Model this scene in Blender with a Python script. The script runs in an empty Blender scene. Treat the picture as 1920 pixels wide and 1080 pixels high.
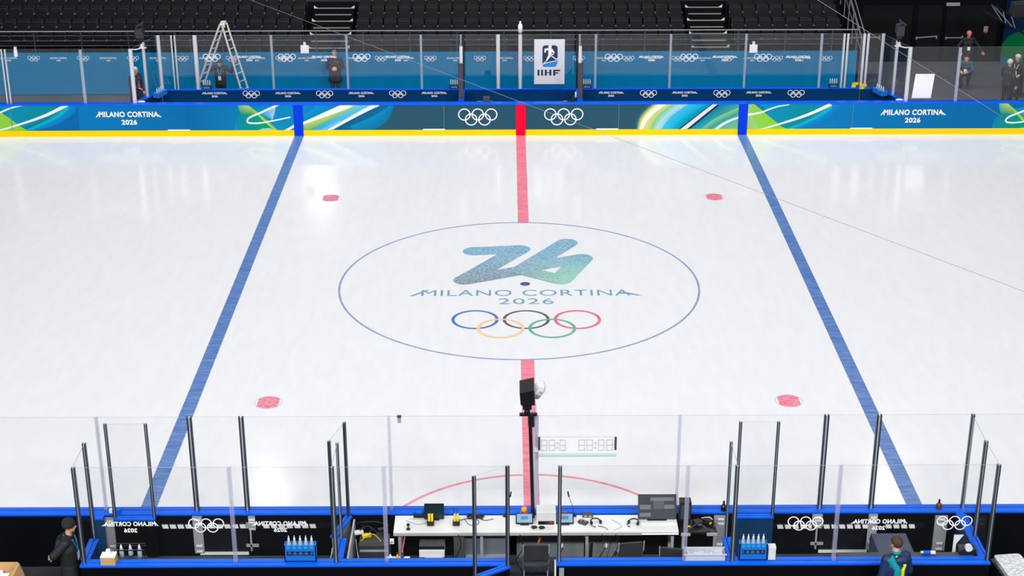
import bpy, bmesh, math, random
import numpy as np
from mathutils import Matrix, Vector
random.seed(7)
C = bpy.context.scene.collection
PI = math.pi

# ------------------------------------------------------------------ materials
def lin(c):
    return tuple((v/255/12.92 if v/255 <= .04045 else ((v/255+.055)/1.055)**2.4) for v in c)

def mat(name, rgb, rough=.5, metal=0., spec=.5, emit=0):
    m = bpy.data.materials.new(name); m.use_nodes = True
    b = m.node_tree.nodes['Principled BSDF']
    b.inputs['Base Color'].default_value = (*lin(rgb), 1)
    b.inputs['Roughness'].default_value = rough
    b.inputs['Metallic'].default_value = metal
    b.inputs['Specular IOR Level'].default_value = spec
    if emit:
        b.inputs['Emission Color'].default_value = (*lin(rgb), 1)
        b.inputs['Emission Strength'].default_value = emit
    return m

def noisy(name, rgb, rgb2, scale=(1, 1, 1), rough=.5, detail=4, lo=.4, hi=.65, spec=.5, nscale=5.):
    m = mat(name, rgb, rough, 0, spec); nt = m.node_tree; n = nt.nodes
    tc = n.new('ShaderNodeTexCoord'); mp = n.new('ShaderNodeMapping'); no = n.new('ShaderNodeTexNoise')
    cr = n.new('ShaderNodeValToRGB')
    mp.inputs['Scale'].default_value = scale
    no.inputs['Scale'].default_value = nscale; no.inputs['Detail'].default_value = detail
    cr.color_ramp.elements[0].position = lo; cr.color_ramp.elements[1].position = hi
    cr.color_ramp.elements[0].color = (*lin(rgb), 1); cr.color_ramp.elements[1].color = (*lin(rgb2), 1)
    nt.links.new(tc.outputs['Object'], mp.inputs['Vector']); nt.links.new(mp.outputs[0], no.inputs['Vector'])
    nt.links.new(no.outputs['Fac'], cr.inputs['Fac']); nt.links.new(cr.outputs[0], n['Principled BSDF'].inputs['Base Color'])
    return m

def clear(name, fac=.04, tint=(.996, .998, .998), rough=.015):
    m = bpy.data.materials.new(name); m.use_nodes = True
    nt = m.node_tree; n = nt.nodes; n.remove(n['Principled BSDF'])
    t = n.new('ShaderNodeBsdfTransparent'); t.inputs[0].default_value = (*tint, 1)
    g = n.new('ShaderNodeBsdfGlossy'); g.inputs['Roughness'].default_value = rough
    mx = n.new('ShaderNodeMixShader'); mx.inputs[0].default_value = fac
    nt.links.new(t.outputs[0], mx.inputs[1]); nt.links.new(g.outputs[0], mx.inputs[2])
    nt.links.new(mx.outputs[0], n['Material Output'].inputs[0])
    return m

def hazy(name, rgb, alpha=.5):
    m = bpy.data.materials.new(name); m.use_nodes = True
    nt = m.node_tree; n = nt.nodes
    b = n['Principled BSDF']; b.inputs['Base Color'].default_value = (*lin(rgb), 1); b.inputs['Roughness'].default_value = .3
    t = n.new('ShaderNodeBsdfTransparent'); mx = n.new('ShaderNodeMixShader'); mx.inputs[0].default_value = alpha
    nt.links.new(t.outputs[0], mx.inputs[1]); nt.links.new(b.outputs[0], mx.inputs[2])
    nt.links.new(mx.outputs[0], n['Material Output'].inputs[0])
    return m

def vcol(name, rough=.35):
    m = mat(name, (128, 128, 128), rough, 0, .1); nt = m.node_tree
    a = nt.nodes.new('ShaderNodeVertexColor'); a.layer_name = 'Col'
    nt.links.new(a.outputs[0], nt.nodes['Principled BSDF'].inputs['Base Color'])
    return m

ICE = noisy('ice', (240, 242, 246), (244, 246, 250), (1, .25, 1), .3, lo=.35, hi=.7, spec=.35)
ICE.node_tree.nodes['Principled BSDF'].inputs['Roughness'].default_value = .14
def paint(name, rgb, rgb2, lo=.45, hi=.75, sc=(.5, 6, 1), ns=5.):
    return noisy(name, rgb, rgb2, sc, .3, 6, lo, hi, .35, ns)
P_BLUE = paint('ice blue', (72, 114, 184), (128, 160, 212), .38, .72)
P_RED = paint('ice red', (240, 110, 134), (246, 170, 186), .38, .72)
P_SPOT = paint('ice spot red', (232, 116, 142), (244, 176, 190), .4, .68, (2, 6, 1)); P_SPO = mat('spot outline', (216, 212, 222), .3)
P_CIRC = paint('ice circle blue', (142, 156, 204), (184, 194, 222))
P_ARC = paint('ice arc red', (244, 140, 158), (246, 180, 192))
P_TXT = paint('ice lettering', (96, 154, 186), (156, 192, 212), .38, .72, (2, 8, 1))
P_DOT = mat('ice dot', (88, 92, 164), .3)
RINGM = [paint('ring blue', (64, 118, 200), (110, 150, 214)), paint('ring black', (92, 96, 104), (140, 144, 150)),
         paint('ring red', (240, 104, 124), (244, 150, 162)), paint('ring yellow', (250, 206, 150), (250, 222, 184)),
         paint('ring green', (98, 184, 150), (140, 204, 176))]
# emblem: blue top, grey lower left, green lower right (object space, painted artwork colours)
EMB = mat('ice emblem', (90, 150, 185), .3, 0, .35)
def _emb():
    nt = EMB.node_tree; n = nt.nodes; L = nt.links
    tc = n.new('ShaderNodeTexCoord'); sx = n.new('ShaderNodeSeparateXYZ'); L.new(tc.outputs['Object'], sx.inputs[0])
    def rng(sock, a, b):
        r = n.new('ShaderNodeMapRange'); r.inputs[1].default_value = a; r.inputs[2].default_value = b
        L.new(sock, r.inputs[0]); return r.outputs[0]
    fy = rng(sx.outputs[1], .2, 2.0); fx = rng(sx.outputs[0], -.6, 1.2)
    low = n.new('ShaderNodeMix'); low.data_type = 'RGBA'
    low.inputs['A'].default_value = (*lin((104, 130, 150)), 1); low.inputs['B'].default_value = (*lin((136, 212, 178)), 1)
    L.new(fx, low.inputs['Factor'])
    al = n.new('ShaderNodeMix'); al.data_type = 'RGBA'; al.inputs['B'].default_value = (*lin((92, 164, 198)), 1)
    L.new(low.outputs['Result'], al.inputs['A']); L.new(fy, al.inputs['Factor'])
    mp = n.new('ShaderNodeMapping'); mp.inputs['Scale'].default_value = (3, 8, 1); L.new(tc.outputs['Object'], mp.inputs[0])
    no = n.new('ShaderNodeTexNoise'); no.inputs['Scale'].default_value = 5; no.inputs['Detail'].default_value = 6; L.new(mp.outputs[0], no.inputs[0])
    f2 = rng(no.outputs['Fac'], .38, .86)
    wh = n.new('ShaderNodeMix'); wh.data_type = 'RGBA'; wh.inputs['B'].default_value = (*lin((225, 235, 240)), 1)
    L.new(al.outputs['Result'], wh.inputs['A']); L.new(f2, wh.inputs['Factor'])
    L.new(wh.outputs['Result'], n['Principled BSDF'].inputs['Base Color'])
_emb()

GLASS = clear('safety glass'); GLASSN = clear('near safety glass', .02); EDGE = hazy('glass edge', (150, 165, 170), .75)
CLEARP = hazy('clear joint strip', (190, 192, 222), .30); CLEARF = hazy('clear far strip', (190, 200, 220), .62)
ALU = mat('brushed aluminium', (215, 218, 224), .35, .6); SHADEALU = mat('shaded aluminium', (52, 64, 76), .35, .3)  # second metal is aluminium with its unlit side painted dark, for near posts
BLACKM = mat('black metal', (18, 19, 22), .45); PLATE = mat('galvanised plate', (146, 150, 155), .5)
CAPB = mat('blue cap rail', (0, 98, 232), .35, 0, .15); CAPF = mat('blue far cap rail', (0, 98, 250), .35, 0, .1)
DARKP = mat('black board back', (5, 6, 10), .5, 0, .2); NAVYP = mat('navy panel', (6, 54, 92), .45)
BLUEP = mat('blue panel', (14, 96, 214), .4); FARWALL = mat('navy bench panel', (0, 60, 112), .45, 0, .1)
WHITE = mat('white vinyl', (250, 250, 252), .45); YELL = mat('yellow kick plate', (255, 212, 0), .4, 0, .1)
REDS = mat('red stripe', (255, 0, 50), .4, 0, .1); BLUES = mat('royal blue stripe', (0, 62, 224), .4, 0, .1)
ART = vcol('board artwork'); SEAM = mat('panel seam', (96, 130, 150), .5)
TEAL = mat('teal banner cloth', (0, 124, 176), .7, 0, .05); TEALD = mat('teal dark cloth', (0, 80, 130), .6)
GREYF = noisy('grey event floor', (80, 85, 94), (92, 97, 106), (1, 1, 1), .6, nscale=.6)
DARKF = noisy('dark carpet', (44, 46, 50), (52, 54, 58), (1, 1, 1), .8, nscale=3)
BENCHF = noisy('rubber floor', (58, 66, 76), (68, 76, 86), (1, 1, 1), .7, nscale=4)
BLACKC = mat('black curtain', (10, 12, 16), .9, 0, .1); BLACKD = mat('black door', (13, 16, 20), .7, 0, .15)
STAND = mat('black stand deck', (8, 9, 12), .8, 0, .15); NOSE = mat('grey stair nosing', (150, 150, 152), .5)
SEATM = mat('black seat plastic', (9, 11, 17), .5, 0, .2); SEATHL_ARM = mat('seat highlight and armrest grey', (104, 106, 112), .5, 0, .2)  # lighter grey paints the gloss highlight on seat edges; also colours armrest tops
RAIL = mat('dark rail', (70, 72, 76), .4, .4); LRAIL = mat('light rail', (150, 152, 156), .4, .4)
CARD = mat('cardboard', (200, 160, 108), .8); PAPER = mat('white paper', (246, 246, 248), .6)
DESK = mat('white desk laminate', (240, 240, 240), .4); DESKE = mat('desk edge', (178, 178, 172), .5)
PGREY = mat('grey plastic', (150, 154, 158), .5); PLG = mat('light grey plastic', (222, 223, 223), .5)
DGREY = mat('dark grey plastic', (62, 68, 72), .5); BPL = mat('black plastic', (16, 17, 20), .4)
SCRG = mat('dark green screen', (14, 46, 46), .25); SCRB = mat('pale blue screen', (120, 160, 190), .3, 0, .5, .25)
YEL = mat('yellow plastic', (236, 206, 30), .5); ORA = mat('amber lens', (250, 160, 10), .25)
ORC = mat('orange cable', (214, 84, 36), .5); REDP = mat('red plastic', (214, 40, 44), .5)
CRATE = mat('blue crate', (18, 112, 206), .45); CYAN = mat('cyan label', (20, 160, 225), .5)
BOTT = hazy('water bottle', (190, 215, 215), .6); CAPW = mat('bottle cap', (240, 240, 240), .5)
CASE = mat('grey-blue cool box', (58, 70, 92), .5); GREENP = mat('green plastic', (70, 170, 60), .5)
FOIL = noisy('silver foil', (176, 182, 188), (224, 228, 230), (3, 3, 3), .3, nscale=6); BIN = hazy('clear bin', (215, 225, 235), .55)
WIREM = mat('steel wire', (150, 152, 156), .5); SKIN = mat('skin', (222, 160, 132), .6)
GREENW = mat('green banner', (0, 112, 64), .7, 0, .1); BLUEW = mat('blue banner', (0, 40, 78), .7, 0, .1)
SEGM = mat('grey segment', (176, 178, 180), .5); BRED = mat('soft red', (214, 90, 110), .5)

# ------------------------------------------------------------------ mesh builder
W = {}
class MB:
    def __init__(s): s.v = []; s.f = []; s.m = []; s.c = []; s.T = Matrix()
    def add(s, vs, fs, m=0, cols=None):
        o = len(s.v)
        s.v += [tuple(s.T @ Vector(p)) for p in vs]; s.f += [tuple(i+o for i in f) for f in fs]; s.m += [m]*len(fs)
        s.c += list(cols) if cols else [(1, 1, 1)]*len(vs)
        return s
    def bx(s, x0, x1, y0, y1, z0, z1, m=0):
        v = [(x, y, z) for z in (z0, z1) for x, y in ((x0, y0), (x1, y0), (x1, y1), (x0, y1))]
        return s.add(v, [(3, 2, 1, 0), (4, 5, 6, 7), (0, 1, 5, 4), (1, 2, 6, 5), (2, 3, 7, 6), (3, 0, 4, 7)], m)
    def box(s, c, d, m=0, rz=0, rx=0, ry=0):
        t = s.T; s.T = t @ Matrix.Translation(c) @ Matrix.Rotation(rz, 4, 'Z') @ Matrix.Rotation(rx, 4, 'X') @ Matrix.Rotation(ry, 4, 'Y')
        s.bx(-d[0]/2, d[0]/2, -d[1]/2, d[1]/2, -d[2]/2, d[2]/2, m); s.T = t; return s
    def cyl(s, p, q, r, r2=None, n=12, m=0, cap=True):
        p, q = Vector(p), Vector(q); d = (q-p).normalized(); r2 = r if r2 is None else r2
        a = d.orthogonal().normalized(); b = d.cross(a); v = []; f = []
        for P, R in ((p, r), (q, r2)):
            v += [P + R*(math.cos(2*PI*i/n)*a + math.sin(2*PI*i/n)*b) for i in range(n)]
        f = [(i, (i+1) % n, n+(i+1) % n, n+i) for i in range(n)]
        if cap: f += [tuple(range(n-1, -1, -1)), tuple(range(n, 2*n))]
        return s.add(v, f, m)
    def tube(s, pts, r, n=8, m=0):
        pts = [Vector(p) for p in pts]; v = []; f = []
        for i, p in enumerate(pts):
            d = (pts[min(i+1, len(pts)-1)]-pts[max(i-1, 0)]).normalized()
            ref = Vector((0, 0, 1)) if abs(d.z) < .9 else Vector((1, 0, 0))
            a = d.cross(ref).normalized(); b = d.cross(a)
            v += [p+r*(math.cos(2*PI*k/n)*a+math.sin(2*PI*k/n)*b) for k in range(n)]
        for i in range(len(pts)-1):
            f += [(i*n+k, i*n+(k+1) % n, (i+1)*n+(k+1) % n, (i+1)*n+k) for k in range(n)]
        f += [tuple(range(n-1, -1, -1)), tuple(range((len(pts)-1)*n, len(pts)*n))]
        return s.add(v, f, m)
    def sph(s, c, r, nu=16, nv=10, m=0, a0=0, a1=PI, rot=None):
        r = (r, r, r) if not isinstance(r, tuple) else r
        t = s.T; s.T = t @ Matrix.Translation(c) @ (rot or Matrix()); v = []; f = []
        for j in range(nv+1):
            a = a0+(a1-a0)*j/nv
            v += [(r[0]*math.sin(a)*math.cos(2*PI*i/nu), r[1]*math.sin(a)*math.sin(2*PI*i/nu), r[2]*math.cos(a)) for i in range(nu)]
        for j in range(nv):
            f += [(j*nu+i, (j+1)*nu+i, (j+1)*nu+(i+1) % nu, j*nu+(i+1) % nu) for i in range(nu)]
        s.add(v, f, m); s.T = t; return s
    def lathe(s, c, prof, n=14, m=0):
        v = []; f = []
        for r, z in prof: v += [(c[0]+r*math.cos(2*PI*i/n), c[1]+r*math.sin(2*PI*i/n), c[2]+z) for i in range(n)]
        for j in range(len(prof)-1): f += [(j*n+i, j*n+(i+1) % n, (j+1)*n+(i+1) % n, (j+1)*n+i) for i in range(n)]
        f += [tuple(range(n-1, -1, -1)), tuple(range((len(prof)-1)*n, len(prof)*n))]
        return s.add(v, f, m)
    def prism(s, pts, o, u, v, d, m=0, side=None):
        o, u, v = Vector(o), Vector(u), Vector(v); n = u.cross(v).normalized()*d; k = len(pts)
        vs = [o+u*a+v*b for a, b in pts]; vs += [p+n for p in vs]
        s.add(vs, [tuple(range(k-1, -1, -1)), tuple(range(k, 2*k))], m)
        return s.add(vs, [(i, (i+1) % k, k+(i+1) % k, k+i) for i in range(k)], m if side is None else side)
    def flat(s, pts, o, u, v, m=0):
        o, u, v = Vector(o), Vector(u), Vector(v)
        return s.add([o+u*a+v*b for a, b in pts], [tuple(range(len(pts)))], m)
    def ring(s, c, r0, r1, u, v, n=48, m=0, a0=0, a1=2*PI):
        c, u, v = Vector(c), Vector(u), Vector(v); vs = []; full = abs(a1-a0-2*PI) < 1e-6
        k = n if full else n+1
        for i in range(k):
            a = a0+(a1-a0)*i/n; e = u*math.cos(a)+v*math.sin(a); vs += [c+e*r0, c+e*r1]
        return s.add(vs, [(2*i, 2*i+1, 2*((i+1) % k)+1, 2*((i+1) % k)) for i in range(n if full else n)], m)
    def disc(s, c, r, u, v, n=32, m=0):
        c, u, v = Vector(c), Vector(u), Vector(v)
        return s.add([c+r*(u*math.cos(2*PI*i/n)+v*math.sin(2*PI*i/n)) for i in range(n)], [tuple(range(n))], m)
    def build(s, name, mats, parent=None, bevel=0, smooth=False):
        mats = mats if isinstance(mats, (list, tuple)) else [mats]
        me = bpy.data.meshes.new(name)
        if parent is not None: o = W[parent.name]
        else:
            a = np.array(s.v); o = Vector(((a[:, 0].min()+a[:, 0].max())/2, (a[:, 1].min()+a[:, 1].max())/2, a[:, 2].min()))
        me.from_pydata([tuple(Vector(p)-o) for p in s.v], [], s.f)
        for m in mats: me.materials.append(m)
        me.polygons.foreach_set('material_index', s.m)
        if ART in mats:
            at = me.color_attributes.new('Col', 'FLOAT_COLOR', 'POINT')
            at.data.foreach_set('color', [x for c in s.c for x in (*c, 1.)])
        if smooth: me.polygons.foreach_set('use_smooth', [True]*len(me.polygons))
        me.update()
        ob = bpy.data.objects.new(name, me); C.objects.link(ob)
        if parent is not None: ob.parent = parent
        else: ob.location = o
        W[ob.name] = o
        if bevel:
            b = ob.modifiers.new('bevel', 'BEVEL'); b.width = bevel; b.segments = 2; b.limit_method = 'ANGLE'
        return ob

def tag(o, label=None, cat=None, group=None, kind=None):
    if label: o['label'] = label
    if cat: o['category'] = cat
    if group: o['group'] = group
    if kind: o['kind'] = kind
    return o
def thing(name, label, cat, loc, group=None):
    o = bpy.data.objects.new(name, None); o.empty_display_size = .1; C.objects.link(o); o.location = loc
    W[o.name] = Vector(loc); return tag(o, label, cat, group)
def dup(root, loc, label=None, group=None, rz=None):
    r = root.copy(); C.objects.link(r); r.location = loc; W[r.name] = Vector(loc)
    if rz is not None: r.rotation_euler = (0, 0, rz)
    if label: r['label'] = label
    if group: r['group'] = group
    for ch in list(root.children):
        c = ch.copy(); C.objects.link(c); c.parent = r
        for g in list(ch.children):
            d = g.copy(); C.objects.link(d); d.parent = c
    return r
X, Y, Z = Vector((1, 0, 0)), Vector((0, 1, 0)), Vector((0, 0, 1))

def rrect(w, h, r, n=4):
    p = []
    for cx, cy, a in ((w/2-r, h/2-r, 0), (-w/2+r, h/2-r, PI/2), (-w/2+r, -h/2+r, PI), (w/2-r, -h/2+r, 3*PI/2)):
        p += [(cx+r*math.cos(a+PI/2*i/n), cy+r*math.sin(a+PI/2*i/n)) for i in range(n+1)]
    return p

# lettering drawn with the built-in font, turned into polygons
_tc = {}
def glyphs(s, bold=.02):
    if (s, bold) in _tc: return _tc[(s, bold)]
    cu = bpy.data.curves.new('t', 'FONT'); cu.body = s; cu.offset = bold; cu.resolution_u = 4; cu.size = 1; cu.space_character = 1.08
    ob = bpy.data.objects.new('t', cu); C.objects.link(ob)
    dg = bpy.context.evaluated_depsgraph_get(); me = bpy.data.meshes.new_from_object(ob.evaluated_get(dg))
    v = np.array([p.co[:2] for p in me.vertices]); f = [tuple(p.vertices) for p in me.polygons]
    v[:, 0] -= v[:, 0].min(); v[:, 1] -= v[:, 1].min(); v[:, 0] /= v[:, 0].max(); v[:, 1] /= v[:, 1].max()
    bpy.data.objects.remove(ob); bpy.data.curves.remove(cu); bpy.data.meshes.remove(me)
    _tc[(s, bold)] = (v, f); return v, f
def letters(mb, s, o, u, v, w, h, m=0, bold=.02):
    """lettering centred on o: width w along u, cap height h along v"""
    g, f = glyphs(s, bold); o, u, v = Vector(o), Vector(u), Vector(v)
    mb.add([o+u*((a-.5)*w)+v*((b-.5)*h) for a, b in g], f, m)
def event_name(mb, o, u, v, w, h, m=0, bold=.03):
    """two lines: the event name with its long slanted first and last strokes, and the year below"""
    o, u, v = Vector(o), Vector(u), Vector(v); nn = u.cross(v).normalized()*.0012
    letters(mb, 'MILANO CORTINA', o, u, v, w*.90, h, m, bold)
    t = h*.2
    mb.flat([(-w*.5, -h*.5), (-w*.5+t*1.3, -h*.5), (-w*.418, h*.5), (-w*.432, h*.5)], o+nn, u, v, m)
    mb.flat([(w*.40, h*.02), (w*.425, h*.12), (w*.5, -h*.5), (w*.5-t*1.5, -h*.5)], o+nn, u, v, m)
    letters(mb, '2026', o-v*h*1.42, u, v, w*.235, h*.92, m, bold)
def five_rings(mb, o, u, v, r, mats=(0, 0, 0, 0, 0), t=.1, n=28):
    o, u, v = Vector(o), Vector(u), Vector(v); d = r*1.17
    nn = u.cross(v).normalized()*.0006
    for k_, ((a, b), m) in enumerate(zip(((-2*d, .45*r), (0, .45*r), (2*d, .45*r), (-d, -.45*r), (d, -.45*r)), mats)):
        mb.ring(o+nn*k_+u*a+v*b, r*(1-t), r*(1+t), u, v, n, m)

# ------------------------------------------------------------------ ice and markings
f = MB(); f.bx(-30, 30, -12.8, 12.8, -.05, 0)
ice = f.build('floor', ICE); tag(ice, 'white ice sheet with painted lines and emblem', None, None, 'structure')
W[ice.name] = Vector(ice.location)
def mark(name, mb, mats): return mb.build(name, mats, ice)
BL = 7.1925; e = .003
for sx in (-1, 1):
    m = MB(); m.flat([(-.15, -12.8), (.15, -12.8), (.15, 12.8), (-.15, 12.8)], (sx*BL, 0, e), X, Y); mark('blue_line', m, P_BLUE)
OX = -.153
for a, b in ((4.5, 12.8), (-12.8, -4.5)):
    m = MB(); m.flat([(-.15, a), (.15, a), (.15, b), (-.15, b)], (0, 0, e), X, Y); mark('centre_line', m, P_RED)
m = MB(); m.ring((OX, 0, e*1.5), 4.475, 4.525, X, Y, 160); mark('centre_circle', m, P_CIRC)
m = MB(); m.ring((0, -12.815, e*1.6), 2.97, 3.03, X, Y, 80, 0, .01, PI-.01); mark('crease_arc', m, P_ARC)
for sx in (-1, 1):
    for sy in (-1, 1):
        c = Vector((sx*5.55, sy*6.62, e)); m = MB()
        m.ring(c, .285, .302, X, Y, 40, 1)
        pts = [(math.cos(a)*.285, math.sin(a)*.285) for a in [t*PI/24 for t in range(48)] if abs(math.cos(a)) < .80]
        m.flat(pts, c, X, Y); mark('faceoff_spot', m, [P_SPOT, P_SPO])
m = MB(); m.disc((0, .01, e), .125, X, Y); mark('centre_spot', m, P_DOT)
def stroke(mb, pts, r, z):
    for i_, (p, q) in enumerate(zip(pts, pts[1:])):
        z_ = z+.0005*i_; p, q = Vector((*p, z_)), Vector((*q, z_)); d = (q-p).normalized(); nn = Vector((-d.y, d.x, 0))
        mb.add([p+nn*r, p-nn*r, q-nn*r, q+nn*r], [(0, 1, 2, 3)])
    for i_, p in enumerate(pts): mb.disc((*p, z+.0025+.0005*i_), r, X, Y, 28)
m = MB()
stroke(m, [(-1.33, 2.30), (-.13, 2.44), (-1.52, .27), (-.079, .93)], .295, e)
stroke(m, [(1.15, 2.90), (-.06, .93), (.90, .27), (1.50, 1.76), (.36, 1.24)], .29, e+.006)
mark('event_emblem', m, EMB)
m = MB(); event_name(m, (.01, -.575, e), X, Y, 5.75, .38, 0, .0); mark('lettering', m, P_TXT)
m = MB()
for (cx, cy), k in zip(((-1.22, -2.225), (0, -2.232), (1.22, -2.24), (-.61, -2.75), (.605, -2.756)), (0, 1, 2, 3, 4)):
    m.ring((cx, cy, e+.0004*k), .49, .565, X, Y, 56, k)
mark('interlaced_rings', m, RINGM)

# ------------------------------------------------------------------ floors
f = MB(); f.bx(-30, 30, 13.02, 24, -.06, -.002); tag(f.build('floor_far', GREYF), 'grey event floor behind the far boards', None, None, 'structure')
f = MB(); f.bx(-24, 24, -22, -13.1, -.06, -.002); tag(f.build('floor_near', DARKF), 'dark carpet floor on the near side of the rink', None, None, 'structure')
f = MB(); f.bx(-7.38, 7.38, -14.5, -13.13, 0, .25); tag(f.build('floor_bench', BENCHF), 'grey rubber bench platform behind the near boards', None, None, 'structure')

# ------------------------------------------------------------------ far boards
FY = 12.77
fb = thing('rink_board', 'long teal and slate rink board with white lettering and yellow kick strip, far side', 'rink board', (0, 12.9, 0))
m = MB(); m.bx(-24, 24, FY, 13.0, 0, 1.03); m.build('panel', mat('board blue', (0, 104, 170), .35, 0, .1), fb)
m = MB(); m.bx(-24, 24, FY-.03, 13.02, 1.03, 1.07); m.build('top_rail', CAPF, fb, .012)
m = MB(); m.bx(-24, 24, FY-.012, FY, .0, .195); m.build('kick_strip', YELL, fb)
m = MB(); m.bx(-.155, .155, FY-.016, FY, .0, 1.03); m.build('centre_stripe', REDS, fb)
for sx in (-1, 1):
    m = MB(); m.bx(sx*BL-.15, sx*BL+.15, FY-.016, FY, .0, 1.03); m.build('blue_stripe', BLUES, fb)
# artwork; board coordinates (x in metres, z height)
def bxz(u, v):   # artwork drawing units to metres on the board face
    return (u-976.6)/57.85, 1.03-(v-(197.4-.0019*u))*.0179
def art_pt(p, lay):
    x, z = bxz(*p); return (x, FY-.002-.0006*lay, max(.195, min(1.03, z)))
def resamp(pts, n):
    pts = [np.array(p, float) for p in pts]; L = [0]
    for a, b in zip(pts, pts[1:]): L.append(L[-1]+np.linalg.norm(b-a))
    out = []
    for i in range(n):
        t = L[-1]*i/(n-1)
        k = max(j for j in range(len(L)-1) if L[j] <= t+1e-9)
        s = (t-L[k])/max(1e-9, L[k+1]-L[k])
        p0, p1, p2, p3 = pts[max(k-1, 0)], pts[k], pts[k+1], pts[min(k+2, len(pts)-1)]
        out.append(.5*((2*p1)+(-p0+p2)*s+(2*p0-5*p1+4*p2-p3)*s*s+(-p0+3*p1-3*p2+p3)*s**3))
    return out
def ribbon(mb, A, B, ca, cb, lay, n=24, k=5, ca2=None, cb2=None):
    """strip of artwork between two curves, colour running from ca (on A) to cb (on B)"""
    A, B = resamp(A, n), resamp(B, n); vs = []; cs = []
    for i in range(n):
        s = i/(n-1)
        c0 = np.array(lin(ca))*(1-s)+np.array(lin(ca2 or ca))*s; c1 = np.array(lin(cb))*(1-s)+np.array(lin(cb2 or cb))*s
        for j in range(k+1):
            t = j/k; vs.append(art_pt(tuple(A[i]*(1-t)+B[i]*t), lay)); cs.append(tuple(c0*(1-t)+c1*t))
    fs = [(i*(k+1)+j, i*(k+1)+j+1, (i+1)*(k+1)+j+1, (i+1)*(k+1)+j) for i in range(n-1) for j in range(k)]
    mb.add(vs, fs, 0, cs)
def line(mb, pts, w0, w1, lay, c=(250, 250, 252), n=24):
    P = resamp(pts, n); A = []; B = []
    for i in range(n):
        d = P[min(i+1, n-1)]-P[max(i-1, 0)]; d = d/np.linalg.norm(d); nn = np.array([-d[1], d[0]]); w = (w0+(w1-w0)*i/(n-1))/2
        A.append(P[i]+nn*w); B.append(P[i]-nn*w)
    vs = [art_pt(tuple(p), lay) for ab in zip(A, B) for p in ab]
    mb.add(vs, [(2*i, 2*i+1, 2*i+3, 2*i+2) for i in range(n-1)], 0, [lin(c)]*len(vs))
SL = (40, 84, 104)
def base(mb, u0, u1, c0, c1, lay=0): ribbon(mb, [(u0, 190), (u0, 250)], [(u1, 190), (u1, 250)], c0, c1, lay, 2, 8)
m = MB()
BB = (0, 104, 170); BB2 = (0, 122, 186)
base(m, -420, 150, BB, BB); base(m, 150, 350, BB2, (0, 108, 168)); base(m, 350, 553, (0, 104, 165), (0, 140, 190))
base(m, 570, 745, (0, 136, 196), (0, 110, 168)); base(m, 700, 1250, SL, SL, 1)
base(m, 1195, 1383, (0, 150, 180), (0, 150, 180), 0); base(m, 1400, 1560, BB2, BB2); base(m, 1560, 1800, BB2, (0, 106, 166)); base(m, 1800, 2360, (0, 108, 168), BB)
def leaf(mb, dx):   # green triangle and two sweeping white lines
    q = lambda *p: [(a+dx, b) for a, b in p]
    ribbon(mb, q((150, 196), (140, 214), (100, 235), (52, 246)), q((128, 196), (110, 216), (70, 236), (45, 246)), BB2, (0, 150, 215), 1)
    ribbon(mb, q((134, 196), (131, 205), (108, 221), (60, 242)), q((122, 196), (112, 208), (88, 224), (40, 244)), (0, 190, 220), (0, 148, 150), 2)
    ribbon(mb, q((126, 194), (112, 210), (80, 226), (30, 246)), q((-10, 194), (5, 200), (20, 224), (30, 246)), (0, 140, 145), (0, 146, 185), 3, 24, 6)
    ribbon(mb, q((-25, 194), (-12, 194)), q((2, 246), (53, 246)), (150, 208, 110), (140, 210, 70), 4, 6, 6, (150, 215, 30), (130, 205, 40))
    ribbon(mb, q((-25, 194), (-22, 200)), q((2, 246), (-40, 246)), (170, 210, 110), (150, 205, 120), 4, 6, 6)
    line(mb, q((-24, 215), (0, 211), (20, 203.5), (35, 199), (54, 196)), 4, 1.5, 5)
    line(mb, q((-30, 249), (0, 243), (30, 234.5), (70, 222), (100, 210.5), (132, 195)), 1.5, 6.5, 5, (240, 240, 250))
leaf(m, 0); leaf(m, 1424)
def swirl(mb, dx):   # green blob with a white hooked line
    q = lambda *p: [(a+dx, b) for a, b in p]
    ribbon(mb, q((440, 246), (446, 222), (470, 206), (500, 200)), q((560, 246), (530, 232), (520, 214), (515, 198)), (0, 138, 200), (0, 140, 190), 1)
    ribbon(mb, q((446, 240), (444, 224), (455, 212), (474, 204)), q((520, 246), (512, 236), (505, 224), (480, 204)), (0, 136, 160), (0, 160, 100), 2, 24, 6)
    ribbon(mb, q((449, 194), (451, 206), (455, 214)), q((463, 194), (478, 209), (486, 214)), (120, 185, 130), (210, 222, 110), 3, 12, 6, (0, 140, 120), (0, 160, 90))
    ribbon(mb, q((463, 194), (480, 210), (500, 230), (518, 246)), q((466, 194), (486, 210), (506, 228), (524, 246)), (190, 220, 80), (90, 185, 80), 4)
    ribbon(mb, q((486, 211), (498, 216), (512, 224)), q((520, 197), (517, 210), (512, 224)), (30, 160, 215), (165, 205, 228), 4, 10, 5)
    ribbon(mb, q((478, 246), (492, 240), (508, 239)), q((480, 248), (498, 247), (520, 247)), (130, 200, 210), (200, 215, 150), 3, 10, 3)
    line(mb, q((526, 195), (508, 202.5), (490, 210.5), (472, 218), (465.5, 223.5), (466, 228.5), (476, 230), (492, 229), (520, 224), (546, 218.5)), 3.6, 2.2, 6, n=60)
swirl(m, 0); swirl(m, 1421)
m.build('artwork', ART, fb)
m = MB()
line(m, [(528, 248), (553, 235)], 3.5, 5, 6)
ribbon(m, [(595, 194), (585, 206), (570, 216)], [(645, 194), (610, 212), (570, 228)], (0, 150, 205), (0, 128, 190), 2)
line(m, [(566, 231.5), (600, 218), (640, 202), (660, 193)], 4, 13, 6, n=16)
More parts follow.
